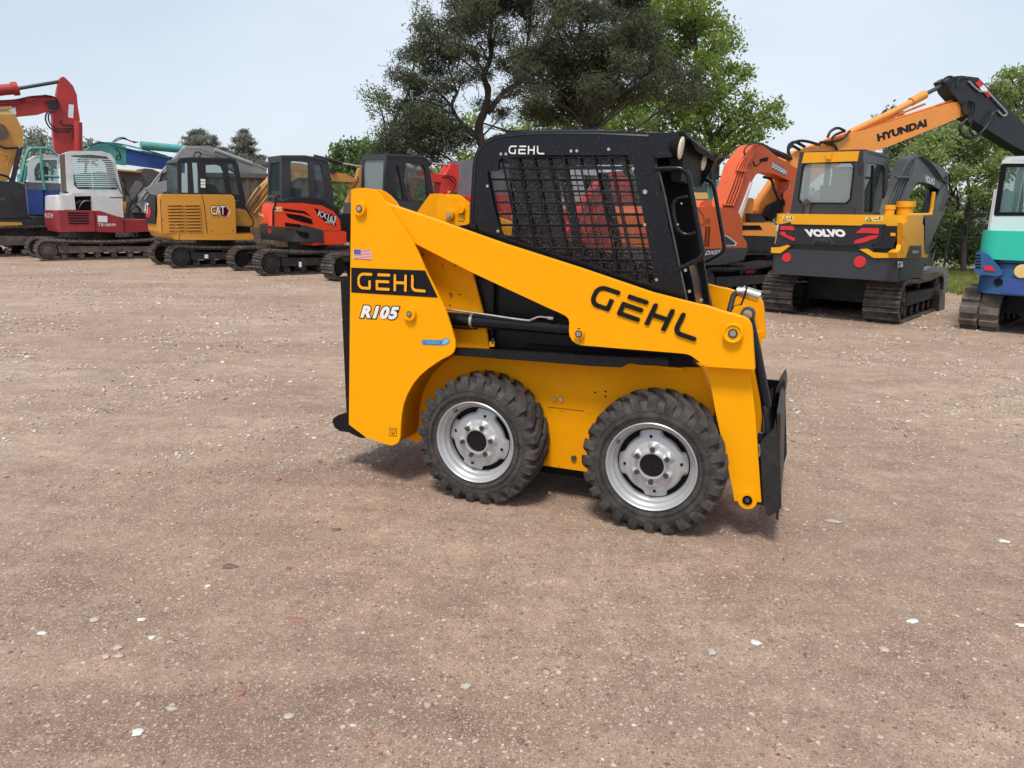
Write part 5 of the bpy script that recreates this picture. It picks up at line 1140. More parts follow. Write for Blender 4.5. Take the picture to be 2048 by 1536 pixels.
BM = D.side('boom', Z4([(320, 600), (395, 420), (440, 270), (500, 185), (560, 115), (600, 108), (640, 118), (740, 200), (905, 300), (880, 400), (850, 395), (760, 350), (700, 330), (620, 322), (580, 345), (550, 400), (455, 640), (400, 640)]), YB, YB+.28, M['dood'], bev=.02)
D.tubes('boom_pipes', [Z4([(335+k*22, 590), (400+k*22, 420), (455+k*17, 270), (500+k*15, 205), (570+k*8, 118)]) for k in range(4)], YB-.03, .020, M['dood'], BM, sm=2)
D.tubes('pipe_clamp', [Z4([(430, 310), (520, 320)]), Z4([(325, 575), (410, 580)])], YB-.045, .018, M['dood'], BM)
D.tube('cylinder', Z4([(600, 120), (700, 160), (840, 215)]), YB+.1, .06, M['under'], seg=12); D.tube('cylinder_rod', Z4([(830, 212), (930, 250)]), YB+.1, .03, M['dsteel'])
D.decal('boom_window', Z4([(612, 222), (682, 206), (672, 240), (610, 246)]), M['inner'], BM, y=YB-.004)
D.decal('brand_panel', Z4([(702, 240), (726, 244), (822, 300), (812, 350), (792, 346), (700, 288)]), M['greyd'], BM, y=YB-.004)
D.text('brand_lettering', 'DOOSAN', *Z4([(704, 284), (810, 342), (712, 252)]), M['white'], BM, y=YB-.008, off=.03)
D.side('stick', Z4([(830, 395), (880, 400), (872, 500), (852, 625), (798, 635), (820, 500)]), YB, YB+.2, M['dood'], bev=.015)
D.tubes('hydraulic_hose', [Z4([(560, 240), (575, 275), (590, 270), (620, 250)]), Z4([(495, 190), (495, 150), (540, 110), (620, 105), (680, 130)]), Z4([(830, 400), (820, 450), (780, 480), (800, 560)])], YB-.06, .016, M['hose'], BM, sm=4)
D.side('boom_post', Z4([(545, 400), (560, 400), (470, 680), (455, 640)]), YB-.02, YB, M['paper'], par=BM)
D.side('front_blade', Z4([(690, 1060), (860, 1090), (700, 1170)]), .2, 1.6, M['kubr'])

HY = Mach('excavator', 'light orange excavator whose long lettered boom with dark dipper reaches right', 'excavator', 1490, 0, 14, xy=ground(1490, 578))
YB = 1.0
HY.side('body', Z4([(300, 700), (480, 712), (720, 712), (738, 740), (735, 815), (470, 810), (300, 800)]), .0, 2.6, M['hyu'], bev=.04)
HY.side('lower_frame', Z4([(300, 812), (735, 818), (720, 900), (700, 960), (300, 960)]), .0, 2.6, M['under'], bev=.04)
HY.side('dark_recess', Z4([(478, 732), (610, 732), (632, 764), (478, 766)]), -.01, .0, M['inner'], tr=0)
HY.side('battery_box', Z4([(545, 640), (620, 640), (655, 690), (650, 715), (545, 712)]), .1, .6, M['under'], bev=.02)
HY.side('seat_post', Z4([(480, 690), (520, 540), (545, 520), (570, 530), (560, 620), (560, 715), (480, 715)]), .3, .6, M['hyu'], bev=.02)
BM = HY.side('boom', Z4([(600, 620), (610, 570), (680, 470), (740, 380), (790, 280), (850, 200)])+[(1592, 303), (1650, 283), (1780, 245), (1905, 204.5), (1934, 203), (1938, 214), (1927, 231), (1891, 247), (1780, 292), (1700, 318), (1640, 350), (1600, 385), (1575, 420), (1530, 446)], YB, YB+.32, M['hyu'], bev=.03)
HY.tube('boom_cylinder', Z5([(560, 95), (600, 60)])[:0]+[(1690, 272), (1705, 262), (1780, 227), (1828, 202), (1848, 191)], YB+.1, .07, M['hyu'], seg=14)
HY.tube('cylinder_head', [(1822, 204), (1850, 189)], YB+.1, .095, M['hyu'], seg=14)
HY.tube('cylinder_rod', [(1845, 191), (1897, 165)], YB+.1, .045, M['dsteel'], seg=12)
HY.text('brand_lettering', 'HYUNDAI', (1757, 282), (1853, 252), (1755, 269), M['decblack'], BM, y=YB-.005, off=.06)
HY.tubes('hydraulic_hose', [[(1600, 300), (1584, 292), (1577, 300), (1580, 312)], [(1610, 294), (1590, 284), (1578, 290), (1576, 306)], [(1640, 290), (1610, 282), (1590, 284), (1580, 296)], [(1650, 286), (1668, 290), (1674, 300)], [(1655, 275), (1662, 262), (1676, 256), (1690, 262)], [(1690, 262), (1670, 270), (1664, 278)], [(1790, 300), (1680, 282), (1640, 288)][:0] or [(1640, 285), (1680, 280), (1700, 262)]], YB-.06, .030, M['hose'], BM, sm=4)
HY.tubes('boom_pipes', [[(1600, 305), (1650, 280), (1780, 241), (1905, 201), (1934, 202)], [(1700, 262), (1780, 236), (1850, 208)]], YB+.1, .026, M['hyu'], BM)
DP = HY.side('dipper_arm', Z6([(310, 88), (350, 64), (400, 59), (492, 70), (748, 330), (900, 500), (880, 590), (748, 480), (690, 452), (560, 370), (440, 292), (415, 240), (380, 195), (340, 150)]), YB-.05, YB+.30, M['dipper'], bev=.03)
HY.cyl('arm_pivot', *Z6([(435, 243)])[0], YB-.1, YB-.05, .13, M['under'], DP)
HY.patch('warning_board', [rect(0, 0, 1, 1)], *Z6([(548, 182), (475, 100), (572, 165)]), M['white'], DP, y=YB-.075)
HY.patch('warning_board_stripe', [rect(.0, 0, .33, 1), rect(.68, 0, 1, 1)], *Z6([(548, 182), (475, 100), (572, 165)]), M['red'], DP, y=YB-.08)
HY.tube('arm_pipe', Z6([(440, 92), (500, 148), (540, 150), (600, 210), (650, 265), (645, 280), (630, 284), (600, 255)]), YB-.08, .022, M['grey'], DP, sm=2)
HY.tubes('hydraulic_hose', [Z6([(430, 300), (400, 340), (400, 385), (450, 410), (500, 385), (530, 350)]), Z6([(440, 300), (395, 330), (392, 370), (430, 400), (480, 398), (540, 345)]), Z6([(455, 310), (445, 360), (470, 395), (510, 385)]), Z6([(600, 255), (570, 275), (550, 320), (520, 365), (500, 380)]), Z6([(370, 130), (370, 100), (400, 72), (440, 80)]), Z6([(310, 100), (290, 90), (320, 68), (345, 66)][:4]), Z6([(440, 200), (470, 215), (470, 260), (440, 320)])], YB-.14, .026, M['hose'], DP, sm=4)
under(HY, .6, -1.6, 2.8, .8, 2.0, M['trackd'], M['under'], pitch=.18)
HY.tubes('hydraulic_hose', [Z4([(640, 360), (700, 380), (720, 450), (760, 540)]), Z4([(830, 400), (820, 450), (790, 480), (785, 520), (810, 560)])], YB-.1, .03, M['hose'], BM, sm=3)
HY.side('boom_foot_cylinder', Z4([(660, 660), (700, 580), (800, 530), (810, 570), (760, 640), (700, 700)]), YB-.3, YB-.1, M['inner'], bev=.03)

# small teal one behind, and the handrail with a beacon
TL = Mach('excavator', 'small teal excavator cab with dark door between loader and orange boom', 'excavator', 1405, 0, 42, xy=ground(1400, 560))
TL.side('cab', Z4([(30, 320), (110, 310), (195, 290), (205, 200), (235, 190), (250, 220), (262, 420), (262, 590), (30, 590)]), .2, 1.3, M['teald'], bev=.03)
TL.side('cab_window', Z4([(40, 400), (180, 390), (210, 420), (215, 580), (40, 580)]), .19, .2, M['glassd'])
TL.side('cab_frame', Z4([(195, 210), (215, 190), (240, 200), (260, 260), (275, 420), (262, 440), (245, 430), (240, 280), (222, 215)]), .1, .18, M['chard'])
TL.side('lamp_box', Z4([(110, 505), (120, 482), (205, 480), (215, 500), (212, 530), (112, 530)]), -.2, .1, M['sticker'], bev=.02)
TL.side('engine_cover', Z4([(100, 510), (340, 510), (340, 600), (100, 600)]), .3, 1.6, M['hyu'], bev=.03)
TL.side('rear_hood', Z4([(325, 388), (395, 380), (400, 410), (345, 470), (320, 470)]), .5, 1.3, M['teald'], bev=.02)
TL.side('dark_cover', Z4([(262, 480), (340, 470), (400, 420), (400, 515), (262, 512)]), .4, 1.3, M['chard'], bev=.02)
TL.tubes('handrail', [Z4([(272, 440), (268, 330), (275, 250), (290, 220), (320, 213), (450, 214)]), Z4([(270, 357), (390, 360)])], .3, .022, M['under'], sm=3)
TL.tube('beacon_stem', Z4([(386, 390), (386, 315)]), .6, .02, M['dsteel'])
u, v = TL.P(*Z4([(389, 314)])[0], .6); bm = bmesh.new(); add_cyl(bm, (u, .6, v), (0, 0, 1), .075, .12, 18); add_cyl(bm, (u, .6, v+.12), (0, 0, 1), .07, .04, 18, .03); bevel(bm, .01, 2, 50); finish('beacon', bm, M['amber'], TL.root)
under(TL, .45, -.3, 2.2, .55, 1.5, M['trackd'], M['under'], pitch=.16)

# teal and blue one at the right edge
I = Mach('excavator', 'teal and blue excavator with white cab cut by the right edge', 'excavator', 0, 0, 46, xy=(ground(1999, 662)[0]+1.45*math.sin(R(46)), ground(1999, 662)[1]-1.45*math.cos(R(46))))
track(I, 0, .45, -.25, 2.6, .56, M['trackg'], M['under'], pitch=.17, rub=True); track(I, 1.45, .45, -.25, 2.6, .56, M['trackg'], M['under'], pitch=.17, rub=True, near=False)
XI = -.35; fq = lambda a, b: I.Q(*Z6([(a, b)])[0], XI)
yL = fq(470, 1180)[0]; YI = yL-1.95
zz = [fq(600, t)[1] for t in (925, 1086, 1280)]
def ib(nm, z0, z1, m, ex=0, bev=.04, r=.35): return I.plan(nm, rnd([(XI-ex, YI-ex), (2.2, YI-ex), (2.2, yL+ex), (XI-ex, yL+ex)], r, 7), z0, z1, m, bev=bev)
LB = ib('counterweight', zz[2], zz[1]-.22, M['ihib'], .0, .06); UB = ib('engine_cover', zz[1]-.24, zz[1]+.02, M['ihib'], -.02, .02); TC_ = ib('top_cover', zz[1], zz[0], M['teal'], .03, .12, .3)
ri = lambda nm, pts, a, b, m, par=None, bev=.0, holes=(): I.rear(nm, Z6(pts), XI+a, XI+b, m, par or I.root, [Z6(h) for h in holes], bev, 0, XI)
bm = bmesh.new(); add_box(bm, XI-.012, XI+.02, YI+.3, yL-.12, zz[1]-.05, zz[1]-.035); finish('panel_seam', bm, M['inner'], UB)
ri('lamp_pod', [(488, 1045), (520, 1040), (560, 1065), (632, 1150), (630, 1172), (600, 1180), (490, 1165), (474, 1150)], -.05, .04, M['ihib'], UB, .015)
ri('tail_light', [(530, 1120), (575, 1122), (592, 1150), (532, 1144)], -.062, -.04, M['red'], UB, .004)
bm = bmesh.new()
for k in range(5):
    a_ = fq(484, 1062+k*17); b_ = fq(512, 1060+k*17); add_tube(bm, [(XI-.052, *a_), (XI-.052, *b_)], .010, 5)
finish('vent_slots', bm, M['inner'], UB)
y_, z_ = fq(740, 1150); bm = bmesh.new(); add_cyl(bm, (XI-.03, y_, z_), (1, 0, 0), .085, .04, 24); finish('reflector', bm, M['sticker'], UB)
y_, z_ = fq(605, 1212); bm = bmesh.new(); add_cyl(bm, (XI-.006, y_, z_), (1, 0, 0), .05, .02, 20); finish('tow_hole', bm, M['inner'], LB)
ri('belly_panel', [(620, 1270), (640, 1215), (690, 1190), (760, 1190), (760, 1285)], -.012, .02, M['blueb'], LB, .01)
XC2 = XI+.30
rj = lambda nm, pts, a, b, m, par=None, bev=.0, holes=(): I.rear(nm, Z6(pts), XC2+a, XC2+b, m, par or I.root, [Z6(h) for h in holes], bev, 0, XC2)
wh = [(628, 565), (640, 556), (900, 556), (900, 835), (592, 835), (588, 822)]
CB = rj('cab', [(556, 935), (558, 900), (628, 530), (640, 526), (1000, 526), (1000, 935)], 0, .05, M['wht'], None, .015, [wh])
rj('window_frame', [(620, 560), (632, 550), (905, 550), (905, 842), (585, 842), (580, 830)], -.006, 0, M['inner'], CB, 0, [[(650, 570), (890, 570), (890, 822), (612, 822)]])
rj('rear_window', wh, .02, .025, M['glassd'], CB)
ya, za = I.Q(*Z6([(628, 530)])[0], XC2); zf_ = I.Q(*Z6([(628, 935)])[0], XC2)[1]
I.plan('roof', [(XC2, ya-1.0), (XC2+1.2, ya-1.0), (XC2+1.2, ya), (XC2, ya)], za-.03, za+.04, M['wht'], CB, .02, .1)
I.box('roof_lamp', (XC2+.2, XC2+.8, ya-.9, ya-.25, za+.04, za+.14), M['wht'], CB, .03)
I.box('cab_side', (XC2+.05, XC2+1.2, ya+.0, ya+.05, zf_, zf_+.55), M['wht'], CB); I.box('front_post', (XC2+1.1, XC2+1.2, ya-.05, ya+.03, zf_, za), M['wht'], CB)
I.box('seat', (XC2+.4, XC2+.55, ya-.75, ya-.3, zf_+.1, zf_+.85), M['inner'], CB, .06)
I.box('undercarriage_frame', (.4, 1.9, .4, 1.5, .2, .62), M['under'], bev=.05)

# ------------------------------------------------------------------ the ground
def ground_material():
    m = bpy.data.materials.new('gravel_yard'); m.use_nodes = True; n = m.node_tree; b = n.nodes['Principled BSDF']; L_ = n.links
    tc = n.nodes.new('ShaderNodeTexCoord')
    def noise(s, d=6, r=.6, sc3=None):
        x = n.nodes.new('ShaderNodeTexNoise'); x.inputs['Scale'].default_value = s; x.inputs['Detail'].default_value = d; x.inputs['Roughness'].default_value = r
        if sc3:
            mp = n.nodes.new('ShaderNodeMapping'); mp.inputs['Scale'].default_value = sc3; L_.new(tc.outputs['Object'], mp.inputs[0]); L_.new(mp.outputs[0], x.inputs['Vector'])
        else: L_.new(tc.outputs['Object'], x.inputs['Vector'])
        return x
    def ramp(src, stops):
        r = n.nodes.new('ShaderNodeValToRGB'); e = r.color_ramp.elements
        while len(e) < len(stops): e.new(.5)
        for q, (p, c) in zip(e, stops): q.position = p; q.color = c+(1,) if len(c) == 3 else c
        L_.new(src, r.inputs[0]); return r
    def mix(f, a, bb, mode='MIX'):
        x = n.nodes.new('ShaderNodeMix'); x.data_type = 'RGBA'; x.blend_type = mode
        if isinstance(f, float): x.inputs['Factor'].default_value = f
        else: L_.new(f, x.inputs['Factor'])
        for s_, q in (('A', a), ('B', bb)):
            if isinstance(q, tuple): x.inputs[s_].default_value = q+(1,)
            else: L_.new(q, x.inputs[s_])
        return x.outputs['Result']
    big = noise(.35, 5, .6, (1, 1.7, 1)); base = ramp(big.outputs['Fac'], [(.36, (.258, .165, .122)), (.5, (.35, .240, .180)), (.64, (.43, .322, .238))])
    c = base.outputs[0]
    mid = noise(3.2, 8, .7); r2 = ramp(mid.outputs['Fac'], [(.34, (.68, .66, .64)), (.52, (1.0, 1.0, 1.0)), (.68, (1.35, 1.35, 1.33))]); c = mix(.85, c, r2.outputs[0], 'MULTIPLY')
    fine = noise(12, 7, .75); r5 = ramp(fine.outputs['Fac'], [(.36, (.74, .72, .70)), (.5, (1, 1, 1)), (.66, (1.32, 1.32, 1.3))]); c = mix(.8, c, r5.outputs[0], 'MULTIPLY')
    stk = noise(1.1, 6, .65, (.45, 4.2, 1)); r6 = ramp(stk.outputs['Fac'], [(.38, (.82, .80, .78)), (.5, (1, 1, 1)), (.62, (1.16, 1.16, 1.15))]); c = mix(.8, c, r6.outputs[0], 'MULTIPLY')
    # sand-coloured worn patches
    pt = noise(.9, 6, .6); r3 = ramp(pt.outputs['Fac'], [(.5, (0, 0, 0)), (.72, (.65, .65, .65))]); c = mix(r3.outputs[0], c, (.40, .30, .19))
    # grains of two sizes
    for s_, thr, hi, amt in ((150, .45, .5, .75), (48, .72, .40, .9), (90, .6, .42, .85), (420, .35, .6, .6)):
        v = n.nodes.new('ShaderNodeTexVoronoi'); v.inputs['Scale'].default_value = s_; L_.new(tc.outputs['Object'], v.inputs['Vector'])
        sp_ = n.nodes.new('ShaderNodeSeparateColor'); L_.new(v.outputs['Color'], sp_.inputs[0])
        m1 = ramp(sp_.outputs[0], [(thr, (0, 0, 0)), (thr+.03, (1, 1, 1))]); m2 = ramp(v.outputs['Distance'], [(hi*.8, (1, 1, 1)), (hi, (0, 0, 0))])
        f = mix(1., m1.outputs[0], m2.outputs[0], 'MULTIPLY')
        gc = ramp(sp_.outputs[1], [(0, (.11, .068, .05)), (.3, (.30, .19, .14)), (.6, (.44, .32, .24)), (.85, (.56, .46, .38)), (1, (.72, .66, .58))])
        ff = n.nodes.new('ShaderNodeMath'); ff.operation = 'MULTIPLY'; ff.inputs[1].default_value = amt; L_.new(f, ff.inputs[0])
        c = mix(ff.outputs[0], c, gc.outputs[0])
    L_.new(c, b.inputs['Base Color'])
    rr = ramp(mid.outputs['Fac'], [(.3, (.62, .62, .62)), (.7, (.92, .92, .92))]); L_.new(rr.outputs[0], b.inputs['Roughness']); b.inputs['Specular IOR Level'].default_value = .3
    h1 = noise(22, 10, .8); h2 = n.nodes.new('ShaderNodeTexVoronoi'); h2.inputs['Scale'].default_value = 95; L_.new(tc.outputs['Object'], h2.inputs['Vector'])
    h3 = noise(170, 5, .7)
    a1 = n.nodes.new('ShaderNodeMath'); a1.operation = 'MULTIPLY'; a1.inputs[1].default_value = -.28; L_.new(h2.outputs['Distance'], a1.inputs[0])
    a2 = n.nodes.new('ShaderNodeMath'); a2.operation = 'ADD'; L_.new(a1.outputs[0], a2.inputs[0]); L_.new(h1.outputs['Fac'], a2.inputs[1])
    a3 = n.nodes.new('ShaderNodeMath'); a3.operation = 'MULTIPLY_ADD'; a3.inputs[1].default_value = .35; L_.new(h3.outputs['Fac'], a3.inputs[0]); L_.new(a2.outputs[0], a3.inputs[2])
    bp = n.nodes.new('ShaderNodeBump'); bp.inputs['Strength'].default_value = .8; bp.inputs['Distance'].default_value = .014; L_.new(a3.outputs[0], bp.inputs['Height']); L_.new(bp.outputs[0], b.inputs['Normal'])
    return m
GM = ground_material()
BUMPS = [(lambda k, a: (k*math.cos(a), k*math.sin(a), random.uniform(0, 6), .0085/k**.75))(random.uniform(8, 42), random.uniform(0, 6.28)) for _ in range(26)]
def hmap(x, y):
    """gentle unevenness and wheel ruts, a centimetre or so, fading out at the loader's wheels and under the parked machines"""
    h = .010*np.sin(x*1.7+.6*np.sin(y*.9))*np.cos(y*1.1+.4*x)+.006*np.sin(3.1*x+1.3*y)+.004*np.sin(7.3*x-4.1*y+2*np.sin(x*2))+.003*np.cos(11*y+6*x)
    d = np.minimum(np.hypot(x+.1, y-3.5), np.hypot(x-.65, y-3.1)); far = np.clip((9.5-y)/2.5, 0, 1)
    for kx, ky, ph, am in BUMPS: h = h+am*np.sin(kx*x+ky*y+ph)
    return h*np.clip((d-.2)/.6, 0.15, 1)*far
def grid_mesh(name, xs, ys, fn, m):
    X, Y = np.meshgrid(xs, ys); Zv = fn(X, Y); v = np.stack([X, Y, Zv], -1).reshape(-1, 3); nx, ny = len(xs), len(ys)
    i = np.arange(nx-1)[None, :]+np.arange(ny-1)[:, None]*nx; f = np.stack([i, i+1, i+1+nx, i+nx], -1).reshape(-1, 4)
    me = bpy.data.meshes.new(name); me.vertices.add(len(v)); me.vertices.foreach_set('co', v.ravel())
    me.loops.add(f.size); me.loops.foreach_set('vertex_index', f.ravel()); me.polygons.add(len(f)); me.polygons.foreach_set('loop_start', np.arange(0, f.size, 4))
    me.polygons.foreach_set('use_smooth', np.ones(len(f), bool)); me.update(); me.validate(); me.materials.append(m)
    o = bpy.data.objects.new(name, me); col.objects.link(o); return o
xs = np.concatenate([np.linspace(-600, -45, 12), np.linspace(-40, -9, 30), np.linspace(-8, 8, 400), np.linspace(9, 40, 30), np.linspace(45, 600, 12)])
ys = np.concatenate([np.linspace(-60, -3, 8), np.linspace(-2, 12, 420), np.linspace(12.5, 60, 40), np.linspace(70, 900, 14)])
g = grid_mesh('ground', xs, ys, lambda X, Y: hmap(X, Y)*np.clip((9-abs(X))/1.5, 0, 1)*np.clip((Y+2)/1, 0, 1), GM); g['kind'] = 'structure'

# loose stones: one mass nobody could count
def stones(name, n, smin, smax, c1, c2, ymax, label, pw=2.6, ymin=1.3):
    base = np.array([(0, -1, 0), (.72, -.45, .53), (-.28, -.45, .85), (-.89, -.45, 0), (-.28, -.45, -.85), (.72, -.45, -.53), (.28, .45, .85), (-.72, .45, .53), (-.72, .45, -.53), (.28, .45, -.85), (.89, .45, 0), (0, 1, 0)])
    fc = np.array([(0,1,2),(1,0,5),(0,2,3),(0,3,4),(0,4,5),(1,5,10),(2,1,6),(3,2,7),(4,3,8),(5,4,9),(1,10,6),(2,6,7),(3,7,8),(4,8,9),(5,9,10),(6,10,11),(7,6,11),(8,7,11),(9,8,11),(10,9,11)])
    u = rng.random(n); Y = ymin*(ymax/ymin)**u; X = (rng.random(n)*2-1)*(Y*.82+.3)
    keep = rng.random(n) < np.clip(.5+.9*np.sin(X*1.9+Y+1.7*np.sin(Y*.8))*np.cos(Y*1.3-X*.7)+.45*np.sin(X*5.3-Y*3.1+2*np.cos(X*2.2)), .12, 1); X, Y = X[keep], Y[keep]; n = len(X)
    s = smin*(1-rng.random(n)*(1-(smin/smax)**pw))**(-1/pw); s = np.minimum(s*np.clip(Y/3.6, .8, 2.8), smax*1.7)
    a = rng.random(n)*2*np.pi; sc3 = np.stack([s*(.8+.7*rng.random(n)), s*(.6+.5*rng.random(n)), s*(.3+.4*rng.random(n))], -1)
    v = base[None]*(1+.22*rng.standard_normal((n, 12, 1)))*sc3[:, None, :]
    ca, sa = np.cos(a)[:, None], np.sin(a)[:, None]
    x = v[..., 0]*ca-v[..., 1]*sa+X[:, None]; y = v[..., 0]*sa+v[..., 1]*ca+Y[:, None]; z = v[..., 2]+(sc3[:, 2]*.25+hmap(X, Y))[:, None]
    v = np.stack([x, y, z], -1).reshape(-1, 3); f = (fc[None]+12*np.arange(n)[:, None, None]).reshape(-1, 3)
    me = bpy.data.meshes.new(name); me.vertices.add(len(v)); me.vertices.foreach_set('co', v.ravel()); me.loops.add(f.size); me.loops.foreach_set('vertex_index', f.ravel())
    me.polygons.add(len(f)); me.polygons.foreach_set('loop_start', np.arange(0, f.size, 3)); me.update()
    m = bpy.data.materials.new(name); m.use_nodes = True; nt = m.node_tree; b = nt.nodes['Principled BSDF']; b.inputs['Roughness'].default_value = .8
    ge = nt.nodes.new('ShaderNodeNewGeometry'); r = nt.nodes.new('ShaderNodeValToRGB'); r.color_ramp.elements[0].color = c1+(1,); r.color_ramp.elements[1].color = c2+(1,)
    nt.links.new(ge.outputs['Random Per Island'], r.inputs[0]); nt.links.new(r.outputs[0], b.inputs['Base Color']); me.materials.append(m)
    o = bpy.data.objects.new(name, me); col.objects.link(o); tag(o, label, 'gravel'); o['kind'] = 'stuff'; return o
stones('gravel', 75000, .0022, .011, (.17, .11, .08), (.46, .34, .26), 17, 'fine brown gravel scattered over the whole yard')
stones('pale_gravel', 11000, .0024, .011, (.38, .32, .26), (.60, .56, .49), 18, 'pale gravel chips scattered over the brown yard', 2.4)

stones('pale_gravel', 16000, .0035, .016, (.40, .33, .27), (.66, .60, .52), 20, 'larger pale chips and clods strewn over the farther part of the yard', 2.2, 4.0)
stones('coarse_gravel', 1500, .006, .017, (.24, .165, .125), (.52, .42, .34), 9, 'coarser tan and grey pebbles lying loose in the nearer part of the yard', 2.4)
# single stones and shards that stand out
stm = {'w': mat('white_stone', (.62, .62, .58), .7, var=.12, scale=30), 'g': mat('grey_stone', (.42, .38, .34), .8, var=.2, scale=30, bump=.4),
       'b': mat('brick_shard', (.30, .14, .10), .85, var=.2, scale=30, bump=.4), 'p': mat('pinkish_stone', (.50, .37, .30), .8, var=.2, scale=30, bump=.4), 'k': mat('dark_lump', (.14, .11, .09), .8, var=.3, scale=30, bump=.5)}
ST_ = [
 (84, 1266, 12, 5, 4, 'w', 'flat white shell shard lying at the far left of the foreground'),
 (283, 1237, 11, 5, 5, 'w', 'oval white stone right of a small grey lump on the left foreground'),
 (303, 1273, 11, 6, 4, 'w', 'crescent shaped white shell fragment in the left foreground'),
 (190, 1239, 12, 7, 8, 'g', 'grey lump sunk in the dirt left of the white oval stone'),
 (236, 1293, 11, 8, 8, 'p', 'topmost pinkish stone of a little heap in the left foreground'),
 (212, 1312, 9, 6, 7, 'p', 'left pinkish stone of a little heap in the left foreground'),
 (237, 1310, 11, 6, 8, 'p', 'right pinkish stone of a little heap in the left foreground'),
 (344, 1421, 15, 6, 8, 'g', 'long grey pebble near the bottom left of the picture'),
 (276, 1466, 13, 9, 6, 'w', 'angular pale stone near the bottom edge on the left'),
 (416, 1172, 8, 4, 5, 'w', 'small white pebble below a dark twiggy lump on the left'),
 (460, 1136, 20, 8, 7, 'k', 'dark brown broken lump in the left foreground'),
 (592, 1244, 30, 7, 5, 'b', 'thin brick shard lying in the left middle foreground'),
 (478, 1386, 16, 7, 6, 'b', 'short brick chip near the bottom left'),
 (578, 1430, 14, 7, 6, 'g', 'grey green pebble beside the brick chip near the bottom'),
 (932, 1371, 15, 9, 12, 'g', 'blue grey lump in the bottom middle of the yard'),
 (742, 1477, 8, 8, 6, 'b', 'small red brick chip near the bottom edge'),
 (1425, 1296, 12, 11, 12, 'g', 'rounded pale grey stone in the right foreground'),
 (1665, 1046, 20, 7, 6, 'g', 'flat grey stone in front of the coupler plate'),
 (1572, 1020, 9, 8, 9, 'p', 'pinkish stone right against the coupler plate'),
 (1513, 1278, 13, 9, 5, 'w', 'broken chalky patch in the right foreground'),
 (1768, 1302, 12, 8, 8, 'p', 'pinkish pebble in the right foreground'),
 (1825, 1245, 16, 6, 5, 'w', 'flat white chip in the right foreground'),
 (2008, 1082, 12, 6, 6, 'w', 'pale chip at the right edge below the far machines'),
 (2042, 1258, 12, 5, 5, 'w', 'white chip touching the right edge of the picture'),
 (672, 1064, 12, 6, 7, 'k', 'dark lump on the ground below the rear bumper'),
 (551, 964, 16, 6, 5, 'b', 'brownish shard left of the rear bumper'),
]
for i, (px, py, wx, wy, hz, k, lab) in enumerate(ST_):
    gx_, gy_ = ground(px, py); dist = math.hypot(gx_, gy_, H); s = dist/F
    bm = bmesh.new(); bmesh.ops.create_icosphere(bm, subdivisions=2, radius=1); ph = random.random()*9
    for v in bm.verts:
        c = v.co.normalized(); n_ = 1+.16*math.sin(3*c.x+ph)*math.cos(4*c.y+ph)+.14*math.sin(7*c.y+5*c.z+ph)+random.uniform(-.045, .045)
        v.co = Vector((c.x*wx*s*n_*.74, c.y*wy*s*1.0*n_, c.z*hz*s*.42*n_))
        if k == 'w' and 'crescent' in lab: v.co.y += (v.co.x/(wx*s))**2*wx*s*.6; v.co.x *= .8
    o = finish({'w': 'white_stone', 'g': 'grey_stone', 'b': 'brick_shard', 'p': 'pink_stone', 'k': 'dark_stone'}[k], bm, stm[k], None, 50)
    o.location = (gx_, gy_, hz*s*.14+float(hmap(np.array(gx_), np.array(gy_)))); o.rotation_euler = (0, 0, random.uniform(-.4, .4)); tag(o, lab, 'stone', 'single stones lying on the yard')

# ------------------------------------------------------------------ trees, hedge, fence
def leaves(name, centres, per, size, m, parent, elong=1.6, spread=.35, thin=1., kind='leaf', flat=1.):
    """leaf-sized faces grouped in twigs spread through the crown; centres: list of (Vector, radius)"""
    V_, F_ = [], []; cnt = 0
    P = []; 
    for c, r in centres:
        nt_ = max(8, int(per*r*r/(spread*spread))); 
        d = rng.standard_normal((nt_, 3)); d /= np.linalg.norm(d, axis=1)[:, None]; rr = r*(.35+.65*rng.random(nt_)**.45)
        tw = np.array(c)+d*rr[:, None]*np.array([1, 1, .8*flat]); k = int(22*thin)
        q = tw[:, None, :]+rng.standard_normal((nt_, k, 3))*spread*np.array([.5, .5, .38*flat]); P.append(q.reshape(-1, 3))
    P = np.concatenate(P); n = len(P)
    a = rng.standard_normal((n, 3)); a /= np.linalg.norm(a, axis=1)[:, None]; b = rng.standard_normal((n, 3)); b -= a*(a*b).sum(1)[:, None]; b /= np.linalg.norm(b, axis=1)[:, None]
    s = size*(.6+.8*rng.random(n))[:, None]
    if kind == 'needle': v = np.stack([P-a*s*elong-b*s*.22, P-a*s*elong+b*s*.22, P+a*s*elong+b*s*.16, P+a*s*elong-b*s*.16], 1)
    else: v = np.stack([P-a*s*elong*.6, P+b*s*.5, P+a*s*elong*.6, P-b*s*.5], 1)
    v = v.reshape(-1, 3); f = np.arange(n*4)
    me = bpy.data.meshes.new(name); me.vertices.add(len(v)); me.vertices.foreach_set('co', v.ravel()); me.loops.add(len(f)); me.loops.foreach_set('vertex_index', f)
    me.polygons.add(n); me.polygons.foreach_set('loop_start', np.arange(0, n*4, 4)); me.update(); me.materials.append(m)
    o = bpy.data.objects.new(name, me); col.objects.link(o); o.parent = parent; return o
